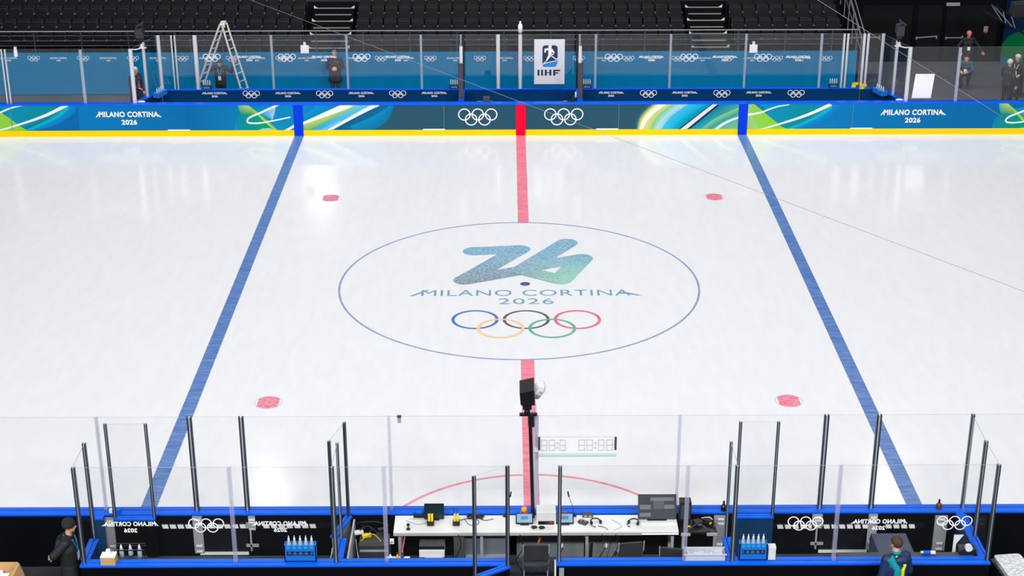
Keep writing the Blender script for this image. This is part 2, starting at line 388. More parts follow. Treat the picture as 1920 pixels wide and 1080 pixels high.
ribbon(m, [(566, 234), (610, 215), (660, 195)], [(566, 246), (580, 243), (640, 213), (678, 193)], (170, 200, 110), (110, 180, 110), 4, 20, 5, (225, 235, 120), (150, 205, 90))
ribbon(m, [(580, 244), (640, 213), (678, 193)], [(614, 246), (660, 222), (712, 193)], (20, 165, 215), (0, 172, 205), 3, 20, 5, (120, 200, 225), (90, 200, 215))
ribbon(m, [(592, 246), (620, 232), (637, 222)], [(606, 246), (630, 234), (640, 226)], (100, 180, 230), (120, 190, 225), 4, 10, 3)
line(m, [(612, 246), (650, 225), (690, 204), (712, 194)], 4, 8, 6, (238, 238, 250))
ribbon(m, [(622, 246), (660, 224), (700, 204), (718, 193)], [(690, 247), (700, 240), (728, 214), (738, 193)], (0, 90, 120), (0, 130, 185), 3, 20, 5, (0, 100, 140), (0, 108, 150))
ribbon(m, [(655, 236), (690, 222), (722, 205), (734, 194)], [(668, 247), (700, 243), (728, 224), (742, 194)], (0, 138, 196), (0, 112, 150), 4, 20, 5)
m.build('artwork', ART, fb)
m = MB()
CV = [[(1224, 193), (1207, 208), (1197, 224), (1194, 247)], [(1236, 193), (1217, 208), (1204, 226), (1199, 247)], [(1252, 193), (1228, 210), (1212, 228), (1205, 247)],
      [(1262, 193), (1240, 210), (1226, 228), (1218, 247)], [(1276, 193), (1252, 212), (1236, 230), (1228, 247)], [(1292, 193), (1262, 214), (1248, 230), (1238, 247)],
      [(1322, 193), (1290, 214), (1268, 232), (1258, 247)], [(1334, 193), (1310, 210), (1290, 228), (1272, 247)]]
CC = [((70, 110, 110), (232, 226, 120)), ((240, 238, 200), (246, 246, 250)), ((214, 216, 140), (190, 206, 110)), ((120, 200, 150), (150, 220, 200)),
      ((190, 215, 235), (140, 205, 225)), ((60, 190, 225), (0, 176, 216)), ((0, 170, 205), (0, 140, 170))]
for i, (c0, c1) in enumerate(CC): ribbon(m, CV[i], CV[i+1], c0, c1, 2, 18, 4)
ribbon(m, [(1214, 193), (1199, 210), (1191, 228), (1190, 247)], CV[0], SL, (40, 110, 120), 2, 18, 3)
line(m, [(1343.5, 193), (1312, 219), (1277, 247)], 11, 14, 5, (14, 50, 66)); line(m, [(1342, 193), (1310, 219), (1276, 247)], 6, 8, 6, (226, 222, 236))
ribbon(m, [(1350, 194), (1330, 215), (1296, 246)], [(1386, 192), (1386, 210), (1386, 246)], (0, 120, 150), (20, 165, 160), 3, 14, 5, (0, 160, 175), (130, 200, 140))
ribbon(m, [(1310, 246), (1340, 222), (1386, 200)], [(1325, 246), (1350, 230), (1386, 212)], (120, 195, 140), (0, 150, 160), 4, 14, 4, (150, 205, 120), (20, 160, 160))
line(m, [(1338, 247), (1352, 235), (1368, 226), (1386, 219.5)], 5, 3.2, 6)
m.build('artwork', ART, fb)
for cx in (-1.387, 1.39):
    m = MB(); five_rings(m, (cx, FY-.009, .62), X, Z, .185, t=.1); m.build('interlaced_rings', WHITE, fb)
for cx in (-12.66, 12.70):
    m = MB(); event_name(m, (cx, FY-.009, .74), X, Z, 2.14, .185, 0, .035); m.build('lettering', WHITE, fb)
for u in (24, 833, 1160, 1598):
    x = (u-976.6)/57.85; m = MB(); m.bx(x-.008, x+.008, FY-.011, FY, .2, 1.03); m.build('panel_seam', SEAM, fb)
for u in (336, 814, 1139, 1616):
    x = (u-976.6)/57.85; m = MB(); m.bx(x-.36, x+.36, FY-.014, FY, .19, .225); m.build('sill_plate', WHITE, fb)

# ------------------------------------------------------------------ glass panes and posts
def ordinal(i): return ['first', 'second', 'third', 'fourth', 'fifth', 'sixth', 'seventh', 'eighth', 'ninth', 'tenth', 'eleventh', 'twelfth', 'thirteenth', 'fourteenth', 'fifteenth', 'sixteenth'][i]
def pane_mb(a, b, z0, z1, t=.014):
    a, b = Vector((*a, 0)), Vector((*b, 0)); d = (b-a).normalized(); n = Vector((-d.y, d.x, 0))*t/2; a = a+d*.012; b = b-d*.012
    v = [p+s*n+Z*z for z in (z0, z1) for p, s in ((a, -1), (b, -1), (b, 1), (a, 1))]
    m = MB(); m.add(v, [(0, 1, 5, 4), (2, 3, 7, 6)], 0); m.add(v, [(3, 2, 1, 0), (4, 5, 6, 7), (1, 2, 6, 5), (3, 0, 4, 7)], 1); return m
def pane(a, b, z0, z1, label, group): return tag(pane_mb(a, b, z0, z1).build('safety_glass', [GLASSN if a[1] < 0 else GLASS, EDGE]), label, 'glass pane', group)
def post_mb(x, y, z0, z1, w=.055, d=.05, ang=0):
    m = MB(); m.T = Matrix.Translation((x, y, 0)) @ Matrix.Rotation(ang, 4, 'Z')
    m.bx(-w/2, -w/6, -d/2, d/2, z0, z1, 0); m.bx(w/6, w/2, -d/2, d/2, z0, z1, 0); m.bx(-w/6, w/6, -d*(.46 if w > .08 else .3), d*.4, z0, z1, 1); return m
def post(x, y, z0, z1, mats, label, group, w=.07, d=.06, ang=0):
    return tag(post_mb(x, y, z0, z1, w, d, ang).build('glass_post', mats), label, 'glass post', group)
DK = [SHADEALU, ALU]; CL = [CLEARP, CLEARP]; SV = [ALU, PLG]; CF = [CLEARF, CLEARF]
# near boards, front row
NYF = -12.95; ZT = 2.88; Z1 = 1.07
xs = [-10.5, -7.44, -5.86, -4.98, -2.47, .035, 2.485, 4.98, 5.875, 7.47, 10.5]
wh = ['running off to the left of the penalty boxes', 'beside the folded-back left end door', 'over the left penalty box door', 'between left penalty door and timekeeper',
      'left of the camera pole', 'carrying the clear scoreboard clock', 'between timekeeper desk and right penalty door', 'over the right penalty box door',
      'in front of the grey-blue cool box', 'running off to the right of the penalty boxes']
for i in range(10): pane((xs[i], NYF), (xs[i+1], NYF), Z1, ZT, 'tall clear pane on the near board, '+wh[i], 'near board glass')
pn = [('clear strip post at the left end of the near penalty boxes', CL), ('dark double post left of the left penalty door', DK), ('dark double post right of the left penalty door', DK),
      ('clear strip post on near board above the yellow radios', CL), ('pale strip post just right of the black camera pole', CF), ('clear strip post on near board behind the dark monitor', CL),
      ('dark double post left of the right penalty door', DK), ('dark double post right of the right penalty door', DK), ('dark post at the right end of the near penalty boxes', DK)]
for x, (l, mm) in zip(xs[1:-1], pn): post(x, NYF, Z1, ZT, mm, l, 'near board glass posts', .085 if 'double' in l else .09 if 'camera pole' in l else .055)
# near boards, rear row of the boxes
NYR = -14.65; ZR = 2.84
rp = [(-7.41, 'dark corner post behind the man in black', DK, .06), (-4.92, 'clear strip post on rear wall of left penalty box', CL, .065), (-3.27, 'dark rear post of the divider beside the blue crate', DK, .065),
      (-2.44, 'clear strip post on rear wall left of the desk', CL, .065), (-.45, 'dark post left of the timekeeper gateway', DK, .06), (.39, 'dark post right of the timekeeper gateway', DK, .06),
      (2.447, 'clear strip post on rear wall beside the clear bin', CL, .065), (3.235, 'dark rear post left of the right bottle crate', DK, .065), (4.9, 'clear strip post on rear wall of right penalty box', CL, .065),
      (7.43, 'dark corner post above the silver foil case', DK, .06)]
for x, l, mm, w in rp: post(x, NYR, Z1, ZR, mm, l, 'rear glass posts of the near boxes', w)
rl = ['rear pane of left penalty box, nearest the man in black', 'rear pane of left penalty box, above the blue crate', 'short rear pane left of the timekeeper clutter', 'rear pane behind the timekeeper radios, left of gateway',
      None, 'rear pane behind the headsets, right of gateway', 'short rear pane above the clear bin', 'rear pane of right penalty box, above its blue crate', 'rear pane of right penalty box, behind the navy jacket']
for i in range(9):
    if rl[i]: pane((rp[i][0], NYR), (rp[i+1][0], NYR), Z1, ZR, 'clear '+rl[i], 'rear glass of the near boxes')
# white emblems stuck on the rear panes (they face the ice)
for i, (xx, k) in enumerate(((-6.60, 't'), (-5.36, 'r'), (-4.16, 't'), (4.40, 'r'), (5.60, 't'), (6.83, 'r'))):
    m = MB()
    if k == 't': event_name(m, (xx, NYR+.02, 1.79), -X, Z, .93, .085, 0, .04); o = m.build('lettering_sticker', WHITE); nm = 'white two-line lettering sticker'
    else: five_rings(m, (xx, NYR+.02, 1.755), -X, Z, .085, t=.11); o = m.build('rings_sticker', WHITE); nm = 'white interlaced rings sticker'
    pl = ['at left of the left box rear glass', 'in middle of the left box rear glass', 'at right of the left box rear glass', 'at left of the right box rear glass', 'in middle of the right box rear glass', 'at right of the right box rear glass'][i]
    tag(o, nm+' '+pl, 'sticker', 'stickers on the near rear glass')
# side glass
sg = 'side glass of the near boxes'
pane((-7.41, -14.6), (-7.42, -13.9), Z1, 2.86, 'side pane at left end, beside the man in black', sg)
post(-7.42, -13.88, Z1, 2.87, DK, 'dark post halfway along the left end wall', sg+' posts', .06)
pane((7.43, -14.6), (7.43, -13.92), Z1, 2.86, 'rear side pane at the right end wall', sg); pane((7.43, -13.88), (7.46, -13.05), Z1, 2.87, 'front side pane at the right end wall', sg)
post(7.43, -13.9, Z1, 2.87, DK, 'dark post halfway along the right end wall', sg+' posts', .06)
pane((-3.27, -14.6), (-3.26, -13.92), Z1, 2.86, 'side pane on the rear half of the left divider', sg)
post(-3.255, -13.9, Z1, 2.87, DK, 'thin dark post halfway along the left divider', sg+' posts', .045)
pane((3.235, -14.6), (3.23, -13.92), Z1, 2.86, 'side pane on the rear half of the right divider', sg)
post(3.23, -13.9, Z1, 2.87, DK, 'thin dark post halfway along the right divider', sg+' posts', .045)

# ------------------------------------------------------------------ near boards and box walls
nb = thing('rink_board', 'near rink board seen from behind, bright blue cap over black back', 'rink board', (0, -12.95, 0))
m = MB(); m.bx(-22, 22, -13.06, -12.82, 0, 1.03); m.build('panel', DARKP, nb)
m = MB(); m.bx(-22, 22, -13.09, -12.83, 1.03, 1.07); m.build('top_rail', CAPB, nb, .012)
for x0, x1, z0, z1 in ((-7.45, -7.26, .28, 1.0), (-5.93, -5.76, .28, 1.02), (-4.96, -4.84, .74, 1.02), (4.84, 5.02, .74, 1.02), (5.82, 5.98, .3, 1.02), (6.98, 7.2, .28, .98), (3.13, 3.36, .28, 1.0)):
    m = MB(); m.bx(x0, x1, -13.10, -13.06, z0, z1); xc = (x0+x1)/2
    for zz in (z0+.05, z0+.16, z1-.06, z1-.15):
        m.bx(xc-.05, xc+.05, -13.125, -13.10, zz-.018, zz+.018, 1); m.cyl((xc+.05, -13.112, zz-.025), (xc+.05, -13.112, zz+.025), .014, n=8, m=1)
    m.build('hinge_plate', [PLATE, PLG], nb, .004)
for sx in (-1, 1):
    d0 = MB(); a, b = (sx*4.99, sx*5.84) if sx > 0 else (-5.84, -4.99)
    d0.bx(a, b, -13.075, -13.06, .28, 1.02); do = d0.build('door', mat('black door back', (12, 14, 20), .4), nb)
    l = MB(); l.bx(a, b, -13.10, -13.075, .25, .30); l.build('door_sill', PLG, do)
    l = MB(); xl = -4.93 if sx < 0 else 4.93
    l.bx(xl-.014, xl+.014, -13.12, -13.075, .34, .8); l.bx(xl-.09, xl+.13, -13.12, -13.09, .42, .47); l.bx(xl-.07, xl+.10, -13.13, -13.09, .80, .90); l.build('latch_rod', PLATE, do)
for x0, x1, z in ((-6.45, -3.62, .82), (4.25, 6.72, .775)):
    m = MB(); n = int((x1-x0)/.135)
    for i in range(n):
        xx = x0+i*.135
        if any(abs(xx-q) < .12 for q in (-5.85, -4.9, 4.93, 5.9)): continue
        m.prism([(0, 0), (.1, 0), (.085, .07), (-.015, .07)], (xx, -13.08, z-.035), X, Z, .02)
    m.bx(x0-.1, x1+.1, -13.072, -13.06, z-.05, z+.05, 1); m.build('slotted_strip', [PLG, BPL], nb)

def wall_run(name, a, b, label, matp, h=1.03, t=.14, cap=.22, cz=None, group=None, bottom=0):
    a, b = Vector((*a, 0)), Vector((*b, 0)); d = (b-a).normalized(); n = Vector((-d.y, d.x, 0)); L = (b-a).length
    r = thing(name, label, 'board wall', tuple((a+b)/2), group)
    def slab(w, z0, z1, x0=0, x1=None):
        x1 = L if x1 is None else x1
        m = MB(); m.add([a+d*x+n*s*w/2+Z*z for z in (z0, z1) for x, s in ((x0, -1), (x1, -1), (x1, 1), (x0, 1))],
                        [(3, 2, 1, 0), (4, 5, 6, 7), (0, 1, 5, 4), (1, 2, 6, 5), (2, 3, 7, 6), (3, 0, 4, 7)]); return m
    slab(t, bottom, h).build('panel', matp, r); slab(cap, h, h+.04).build('cap_rail', CAPB, r, .01); return r
wall_run('bench_wall', (-7.47, -14.64), (-.42, -14.64), 'rear wall of the left penalty box and desk, blue cap', DARKP)
wr = wall_run('bench_wall', (.34, -14.64), (7.47, -14.64), 'rear wall of the right penalty box and desk, blue cap', DARKP)
m = MB(); m.bx(.315, .34, -14.74, -14.54, 0, 1.03); m.build('end_plate', PLG, wr)
m = MB(); m.bx(.39, .47, -14.735, -14.712, .3, .98); m.bx(.40, .45, -14.745, -14.735, .7, .86); m.build('gate_latch', PLATE, wr)
wall_run('side_wall', (-7.43, -14.53), (-7.43, -13.88), 'short blue-capped end wall behind the man in black', NAVYP, cap=.16, t=.1)
wall_run('side_wall', (-7.62, -13.17), (-7.44, -13.17), 'small blue-capped stub at the left end of penalty box', NAVYP, cap=.12, t=.08)
wall_run('side_wall', (7.40, -14.53), (7.40, -13.09), 'blue-capped end wall on the right beside bottle device', NAVYP, cap=.17, t=.1)
wall_run('side_wall', (-3.25, -14.53), (-3.25, -13.90), 'blue divider stub between blue crate and timekeeper', BLUEP, cap=.16, t=.12)
wall_run('side_wall', (3.24, -14.53), (3.24, -13.90), 'blue divider stub between clear bin and blue crate', BLUEP, cap=.16, t=.12)
def gate(a, b, label, panel, tops, capw=.1, z0=.3, zt=2.88):
    a2, b2 = Vector((*a, 0)), Vector((*b, 0)); d = (b2-a2).normalized(); n = Vector((-d.y, d.x, 0)); ang = math.atan2(d.y, d.x)
    r = thing('side_gate', label, 'gate', tuple((a2+b2)/2+Z*z0)); L = (b2-a2).length
    def blk(x0, x1, w, z0, z1):
        m = MB(); m.T = Matrix.Translation(a2) @ Matrix.Rotation(ang, 4, 'Z'); m.bx(x0, x1, -w/2, w/2, z0, z1); return m
    blk(0, L, .05, z0, 1.03).build('panel', panel, r); blk(0, L, capw, 1.03, 1.07).build('cap_rail', CAPB, r, .008)
    p = pane_mb(tuple(a2+d*.03)[:2], tuple(b2-d*.03)[:2], 1.07, zt, .012).build('glass', [GLASSN, EDGE], r)
    for q in (.02, L-.02):
        o = a2+d*q; post_mb(o.x, o.y, 1.05, zt, .05, .045, ang).build('post', DK, r)
    k = MB(); k.T = Matrix.Translation(a2) @ Matrix.Rotation(ang, 4, 'Z')
    if 'folded' in label: return r
    k.bx(L-.1, L-.04, -.06, -.03, .7, .8); k.cyl((L-.12, -.075, .75), (L-.02, -.075, .62), .012); k.build('handle', PLG, r)
    return r
gate((-7.25, -13.2), (-6.53, -13.2), 'glazed gate folded back behind the left penalty box board', DARKP, None, .12)
gate((3.46, -13.2), (4.14, -13.2), 'navy glazed gate folded back above the right blue crate', NAVYP, None, .12)
gate((-3.20, -13.15), (-3.40, -13.86), 'glazed gate ajar in the left divider beside blue crate', PLATE, None, .13)
gate((-.44, -14.76), (-1.0, -15.12), 'glazed gate swung open toward the viewer at timekeeper gateway', DARKP, None, .12, .1, 2.92)
m = MB(); m.bx(-3.12, -3.09, -14.5, -13.2, .25, 1.02)
tag(m.build('lining_panel', mat('light lining board', (176, 180, 182), .6)), 'pale lining board on the timekeeper side of left divider', 'panel')

# ------------------------------------------------------------------ far bench
FR = 14.6
fw = thing('bench_wall', 'navy rear wall of the far players bench with repeated white lettering', 'board wall', (0, FR, 0))
m = MB(); m.bx(-11.9, 11.3, 14.56, 14.68, 0, 1.03); m.build('panel', FARWALL, fw)
m = MB(); m.bx(-11.92, 11.35, 14.54, 14.70, 1.03, 1.07); m.build('cap_rail', CAPF, fw, .01)
for i, cx in enumerate((-10.17, -7.73, -5.29, -2.86, 3.03, 5.48, 7.95)):
    m = MB(); event_name(m, (cx, 14.552, .93-cx*.0012), X, Z, .86, .075, 0, .04); m.build('lettering', WHITE, fw)
for cx in (-8.95, -6.51, -4.08, 4.27, 6.72, 9.19):
    m = MB(); five_rings(m, (cx, 14.552, .885-cx*.0012), X, Z, .082, t=.14, n=20); m.build('interlaced_rings', WHITE, fw)
gw = wall_run('bench_gate', (11.36, 14.6), (11.95, 14.6), 'navy end section of far bench wall right of yellow clamps', FARWALL)
FG = 'far bench rear glass'
fx = [(-11.9, SV, .11), (-11.47, SV, .05), (-11.36, SV, .05), (-10.70, SV, .13), (-8.19, CF, .07), (-5.72, CF, .07), (-3.27, CF, .07), (-1.95, CF, .06), (-.73, SV, .12), (0, SV, .12), (1.96, CF, .06),
      (2.49, CF, .07), (4.96, CF, .07), (7.44, CF, .07), (9.93, CF, .08), (10.67, SV, .07), (10.79, SV, .07), (11.33, SV, .09), (11.46, SV, .08), (11.95, SV, .10)]
fnames = ['silver corner post at left end of far bench', 'left of two thin silver posts left of ladder', 'right of two thin silver posts left of ladder', 'wide silver post beside the ladder foot',
          'pale strip post right of the ladder', 'pale strip post beside the standing man', 'pale strip post left of the padded left divider', 'pale strip post on rear glass at left divider', 'left of the two wide poles near the beacon',
          'wide pole carrying the white beacon', 'pale strip post on rear glass at right divider', 'pale strip post just right of the right divider', 'pale strip post between right divider and white box',
          'pale strip post beside the right white box', 'pale strip post near the far right bottle carrier', 'left of the silver post pair by the yellow clamps', 'right of the silver post pair by the yellow clamps',
          'silver post left of the gap by yellow clamps', 'silver post right of the gap by yellow clamps', 'silver corner post at right end of far bench']
for (x, mm, w), l in zip(fx, fnames): post(x, FR, Z1, 2.89, mm, l, FG+' posts', w, .05)
ppos = [(-11.9, -11.47, 'narrow pane at the left end'), (-11.36, -10.7, 'pane between thin silver posts and wide post'), (-10.7, -8.19, 'pane behind the ladder'), (-8.19, -5.72, 'pane in front of the standing man'), (-5.72, -3.27, 'pane right of the standing man'),
        (-3.27, -1.95, 'pane left of the left divider'), (-1.95, -.73, 'pane right of the left divider'), (-.73, 0, 'narrow pane between the two wide poles'), (0, 1.96, 'pane behind the hanging white sign'), (1.96, 2.49, 'narrow pane right of the right divider'),
        (2.49, 4.96, 'pane with two emblems right of the sign'), (4.96, 7.44, 'pane left of the right white box'), (7.44, 9.93, 'pane right of the right white box'), (9.93, 10.67, 'pane behind the far right bottle carrier'),
        (10.79, 11.33, 'pane above the yellow clamps'), (11.46, 11.95, 'narrow pane at the right end')]
for a, b, l in ppos: pane((a, FR), (b, FR), Z1, 2.89, 'far bench rear glass, '+l, FG)
for i, (xx, k) in enumerate(((-10.18, 'r'), (-8.95, 't'), (-7.70, 'r'), (-6.48, 't'), (-5.24, 'r'), (-4.04, 't'), (3.09, 'r'), (4.33, 't'), (5.58, 'r'), (6.76, 't'), (8.02, 'r'), (9.19, 't'))):
    m = MB(); zz = 2.14-.0026*(xx+10)
    if k == 't': event_name(m, (xx, FR-.02, zz+.03), X, Z, .86, .078, 0, .04); o = m.build('lettering_sticker', WHITE)
    else: five_rings(m, (xx, FR-.02, zz), X, Z, .085, t=.14, n=20); o = m.build('rings_sticker', WHITE)
    side, q = ('left', i) if i < 6 else ('right', i-6)
    tag(o, 'white %s sticker, %s along the far glass %s of the hanging sign' % ('lettering' if k == 't' else 'interlaced rings', ordinal(q), side), 'sticker', 'stickers on the far bench glass')
# side walls and front glass beyond the benches
for sx, w in ((-1, 'left'), (1, 'right')):
    a, b = (sx*12.45, 13.02), (sx*11.97, 14.52)
    r = wall_run('side_wall', a, b, 'slanting blue-capped end wall of the far bench, %s end' % w, NAVYP, cap=.2, t=.1)
    mid = (sx*12.22, 13.75)
    pane((sx*12.45, 13.0), mid, Z1, 2.84, 'slanting pane at %s bench end, nearer the ice' % w, 'far bench end glass'); pane(mid, (sx*11.95, 14.56), Z1, 2.87, 'slanting pane at %s bench end, nearer the stand' % w, 'far bench end glass')
    post(mid[0], mid[1], Z1, 2.86, SV, 'silver post halfway along the slanting %s bench end' % w, 'far bench end posts', .09, .06)
    post(sx*12.45, 12.93, Z1, 2.85, SV, 'white front corner post at the %s end of far bench' % w, 'far board posts', .12, .06)
    pane((sx*12.45, 12.93), (sx*14.05, 12.93), Z1, 2.85, 'far board pane %s' % ('with a dark figure behind, left side' if sx < 0 else 'with the taped white paper sheet'), 'far board glass')
    post(sx*14.05, 12.93, Z1, 2.83, CF, 'grey strip post on the far board, %s side' % w, 'far board posts', .09, .06)
    pane((sx*14.05, 12.93), (sx*16.5, 12.93), Z1, 2.85, 'far board pane %s' % ('in front of teal banner at far left' if sx < 0 else 'in front of the talking pair'), 'far board glass')
post(-16.56, 12.93, Z1, 2.85, SV, 'left of the white double post at far left', 'far board posts', .05, .06); post(-16.45, 12.93, Z1, 2.85, SV, 'right of the white double post at far left', 'far board posts', .05, .06)
pane((-16.6, 12.93), (-19, 12.93), Z1, 2.85, 'far board pane cut by the left picture edge', 'far board glass'); pane((16.5, 12.93), (19, 12.93), Z1, 2.85, 'far board pane cut by the right picture edge', 'far board glass')
# dividers with padded posts
PAD = mat('charcoal pad', (66, 60, 74), .7)
for sx, w in ((-1, 'left'), (1, 'right')):
    x = sx*1.93
    r = thing('bench_divider', 'glazed bench divider with charcoal padded front post, %s of hanging sign' % ('well left' if sx < 0 else 'just right'), 'divider', (x, 13.8, 0))
    m = MB(); m.bx(x-.05, x+.05, 13.06, 14.52, 0, 1.03); m.build('panel', FARWALL, r)
    m = MB(); m.bx(x-.09, x+.09, 13.05, 14.53, 1.03, 1.07); m.build('cap_rail', CAPF, r)
    pane_mb((x, 13.1), (x, 14.52), 1.07, 2.86).build('glass', [GLASS, EDGE], r)
    m = MB(); m.prism(rrect(.17, .14, .04), (x, 13.13, 1.13), X, Y, 1.18); m.build('pad', PAD, r)
    m = MB(); m.bx(x-.09, x+.09, 13.05, 13.2, 1.07, 1.13); m.build('pad_base', CAPF, r)
    post_mb(x-.02*sx, 13.13, 2.3, 2.86, .1, .06).build('post', SV, r)
    m = MB(); m.bx(x+.06*-sx-.03, x+.06*-sx+.03, 14.44, 14.5, 1.1, 2.86); m.build('rear_post', BPL, r)

# hanging sign
s = thing('hanging_sign', 'white rectangular sign with navy skater emblem hung on far glass', 'sign', (.96, 14.5, 1.24))
m = MB(); m.bx(.46, 1.465, 14.49, 14.52, 1.24, 2.75); m.build('board', mat('sign white', (226, 226, 234), .5), s, .004)
yb = 14.486; NAV = mat('emblem navy', (18, 40, 84), .5); LBL = mat('emblem light blue', (20, 140, 220), .5)
m = MB(); m.flat([(a+.98, b+2.22) for a, b in rrect(.50, .66, .09)], (0, yb, 0), X, Z, 0)
m.flat([(.735, 1.90), (.80, 1.94), (1.0, 2.0), (1.225, 2.03), (1.225, 1.93), (1.17, 1.84), (1.12, 1.825), (.76, 1.825)], (0, yb-.001, 0), X, Z, 1)
m.flat([(.72, 1.92), (.80, 1.955), (1.0, 2.01), (1.235, 2.05), (1.235, 2.03), (1.0, 1.985), (.80, 1.93), (.72, 1.90)], (0, yb-.002, 0), X, Z, 2)
m.disc((.98, yb-.002, 2.50), .055, X, Z, 16, 2)
for q in ([(.93, 2.46), (1.05, 2.44), (1.03, 2.22), (.92, 2.20)], [(.93, 2.46), (.94, 2.40), (.84, 2.37), (.80, 2.44)], [(.80, 2.44), (.85, 2.38), (.84, 2.30), (.79, 2.32)],
          [(1.05, 2.44), (1.03, 2.36), (1.10, 2.26), (1.14, 2.30)], [(1.14, 2.31), (1.10, 2.25), (1.02, 2.19), (1.02, 2.24)], [(.92, 2.22), (1.02, 2.20), (.88, 2.02), (.82, 1.98)],
          [(.88, 2.04), (.82, 1.98), (.76, 1.95), (.78, 1.99)], [(1.00, 2.24), (1.02, 2.18), (1.17, 2.07), (1.20, 2.09)], [(1.15, 2.05), (1.23, 2.08), (1.24, 2.16), (1.20, 2.10)]):
    m.flat(q, (0, yb-.003, 0), X, Z, 2)
m.build('emblem', [NAV, LBL, WHITE], s)
m = MB()
for q in (.57, .69): m.bx(q, q+.065, yb, yb+.003, 1.53, 1.73)
m.bx(.81, .88, yb, yb+.003, 1.53, 1.73); m.bx(.96, 1.03, yb, yb+.003, 1.53, 1.73); m.bx(.88, .96, yb, yb+.003, 1.615, 1.645)
m.bx(1.09, 1.16, yb, yb+.003, 1.53, 1.73); m.bx(1.16, 1.32, yb, yb+.003, 1.68, 1.73); m.bx(1.16, 1.26, yb, yb+.003, 1.60, 1.64)
m.build('lettering', NAV, s)
# beacon on the pole
b = thing('beacon_lamp', 'white beacon lamp on the pole at the far centre', 'lamp', (0, FR, 2.89))
m = MB(); m.lathe((0, FR, 2.89), [(.05, 0), (.05, .05), (.03, .06), (.03, .1)]); m.build('base', PGREY, b)
m = MB(); m.lathe((0, FR, 2.97), [(.075, 0), (.075, .22), (.05, .27), (.03, .28), (.028, .36)]); m.build('lens', WHITE, b, 0, True)
# white boxes hung on the glass
for x, y, z, w, h, l in ((-7.09, 14.53, 2.30, .27, .26, 'white box on the far glass above the standing man'), (7.68, 14.53, 2.28, .26, .26, 'white box on the far glass above right players bench'),
                         (-16.1, 12.90, 2.62, .1, .2, 'small white box on glass at far left'), (16.2, 12.90, 2.58, .12, .26, 'small white box on glass above the talking pair')):
    r = thing('glass_box', l, 'box', (x, y, z)); m = MB(); m.bx(x-w/2, x+w/2, y-.05, y+.04, z, z+h); m.build('body', mat('box white', (236, 236, 240), .5), r, .01)
    m = MB(); m.bx(x-.04, x+.04, y-.03, y+.03, z+h, z+h+.11); m.build('antenna_stub', PLG, r)
m = MB(); m.prism([(0, 0), (.62, 0), (.68, .80), (.06, .80)], (12.63, 12.915, 1.17), X, Z, .004); tag(m.build('paper_sheet', PAPER), 'white paper sheet taped to the far board glass', 'paper')

# ------------------------------------------------------------------ stand
SY0 = 18.2; RISE = .3; TREAD = .8
st = MB(); st.bx(-24, 11.9, 17.82, SY0, 0, 1.10)
for k in range(5):
    st.bx(-24, 11.9, SY0+k*TREAD, SY0+(k+1)*TREAD, 0, 1.14+RISE*k)
tag(st.build('floor_stand', STAND), 'black stepped deck of the spectator stand', None, None, 'structure')
st = MB(); st.bx(-24, 11.88, 17.8, 17.82, 0, 1.5); tag(st.build('wall_stand', STAND), 'black front wall of the spectator stand', None, None, 'structure')
bn = thing('wall_banner', 'long teal banner with small white lettering along the stand front', 'banner', (-6, 17.78, 0))
m = MB(); m.bx(-23, 11.84, 17.77, 17.80, .02, 1.52); m.build('cloth', TEAL, bn)
for i in range(44):
    x = -21.35+i*.868; x += 0
    if x > 11.6: break
    m = MB(); zz = 1.32-.0026*(x+18)
    if i % 2 == 0: event_name(m, (x, 17.764, zz+.02), X, Z, .62, .06, 0, .03); m.build('lettering', WHITE, bn)
    else: five_rings(m, (x, 17.764, zz), X, Z, .062, t=.13, n=16); m.build('interlaced_rings', WHITE, bn)
# seats
def make_seat():
    r = thing('stadium_seat', 'seat', 'seat', (0, 0, 0))
    m = MB(); m.T = Matrix.Rotation(-.16, 4, 'X') @ Matrix.Translation((0, .06, 0))
    m.prism(rrect(.44, .42, .06), (0, 0, .66), X, Z, -.045, 0, 1); m.build('backrest', [SEATM, SEATHL_ARM], r)
    m = MB(); m.T = Matrix.Translation((0, -.05, .0)) @ Matrix.Rotation(-.12, 4, 'X'); m.prism(rrect(.43, .38, .07), (0, 0, .60), X, Z, -.05, 0, 1); m.build('seat_pan', [SEATM, SEATHL_ARM], r)
    for sx in (-1, 1):
        m = MB(); m.bx(sx*.229-.009, sx*.229+.009, -.02, .04, 0, .62); m.bx(sx*.229-.012, sx*.229+.012, -.10, .1, .60, .625, 1); m.build('armrest', [BLACKM, SEATHL_ARM], r)
    return r
seat0 = make_seat(); first = True
blocks = [('left', -19.6, -7.62), ('centre', -5.93, 6.0), ('right', 7.55, 11.6)]
rows = ['front row behind rail', 'second row up', 'third row up', 'top row']
for k in range(4):
    yy = SY0+k*TREAD+.42; zz = 1.14+RISE*k
    for nm, x0, x1 in blocks:
        n = int((x1-x0)/.49); x00 = (x0+x1)/2-(n-1)*.49/2
        for i in range(n):
            l = 'black folding seat, %s block of the stand, %s' % (nm, rows[k]); g = 'stand seats, %s block, %s' % (nm, rows[k])
            if first: seat0.location = (x00, yy, zz); tag(seat0, l, 'seat', g); first = False
            else: dup(seat0, (x00+i*.49, yy, zz), l, g)
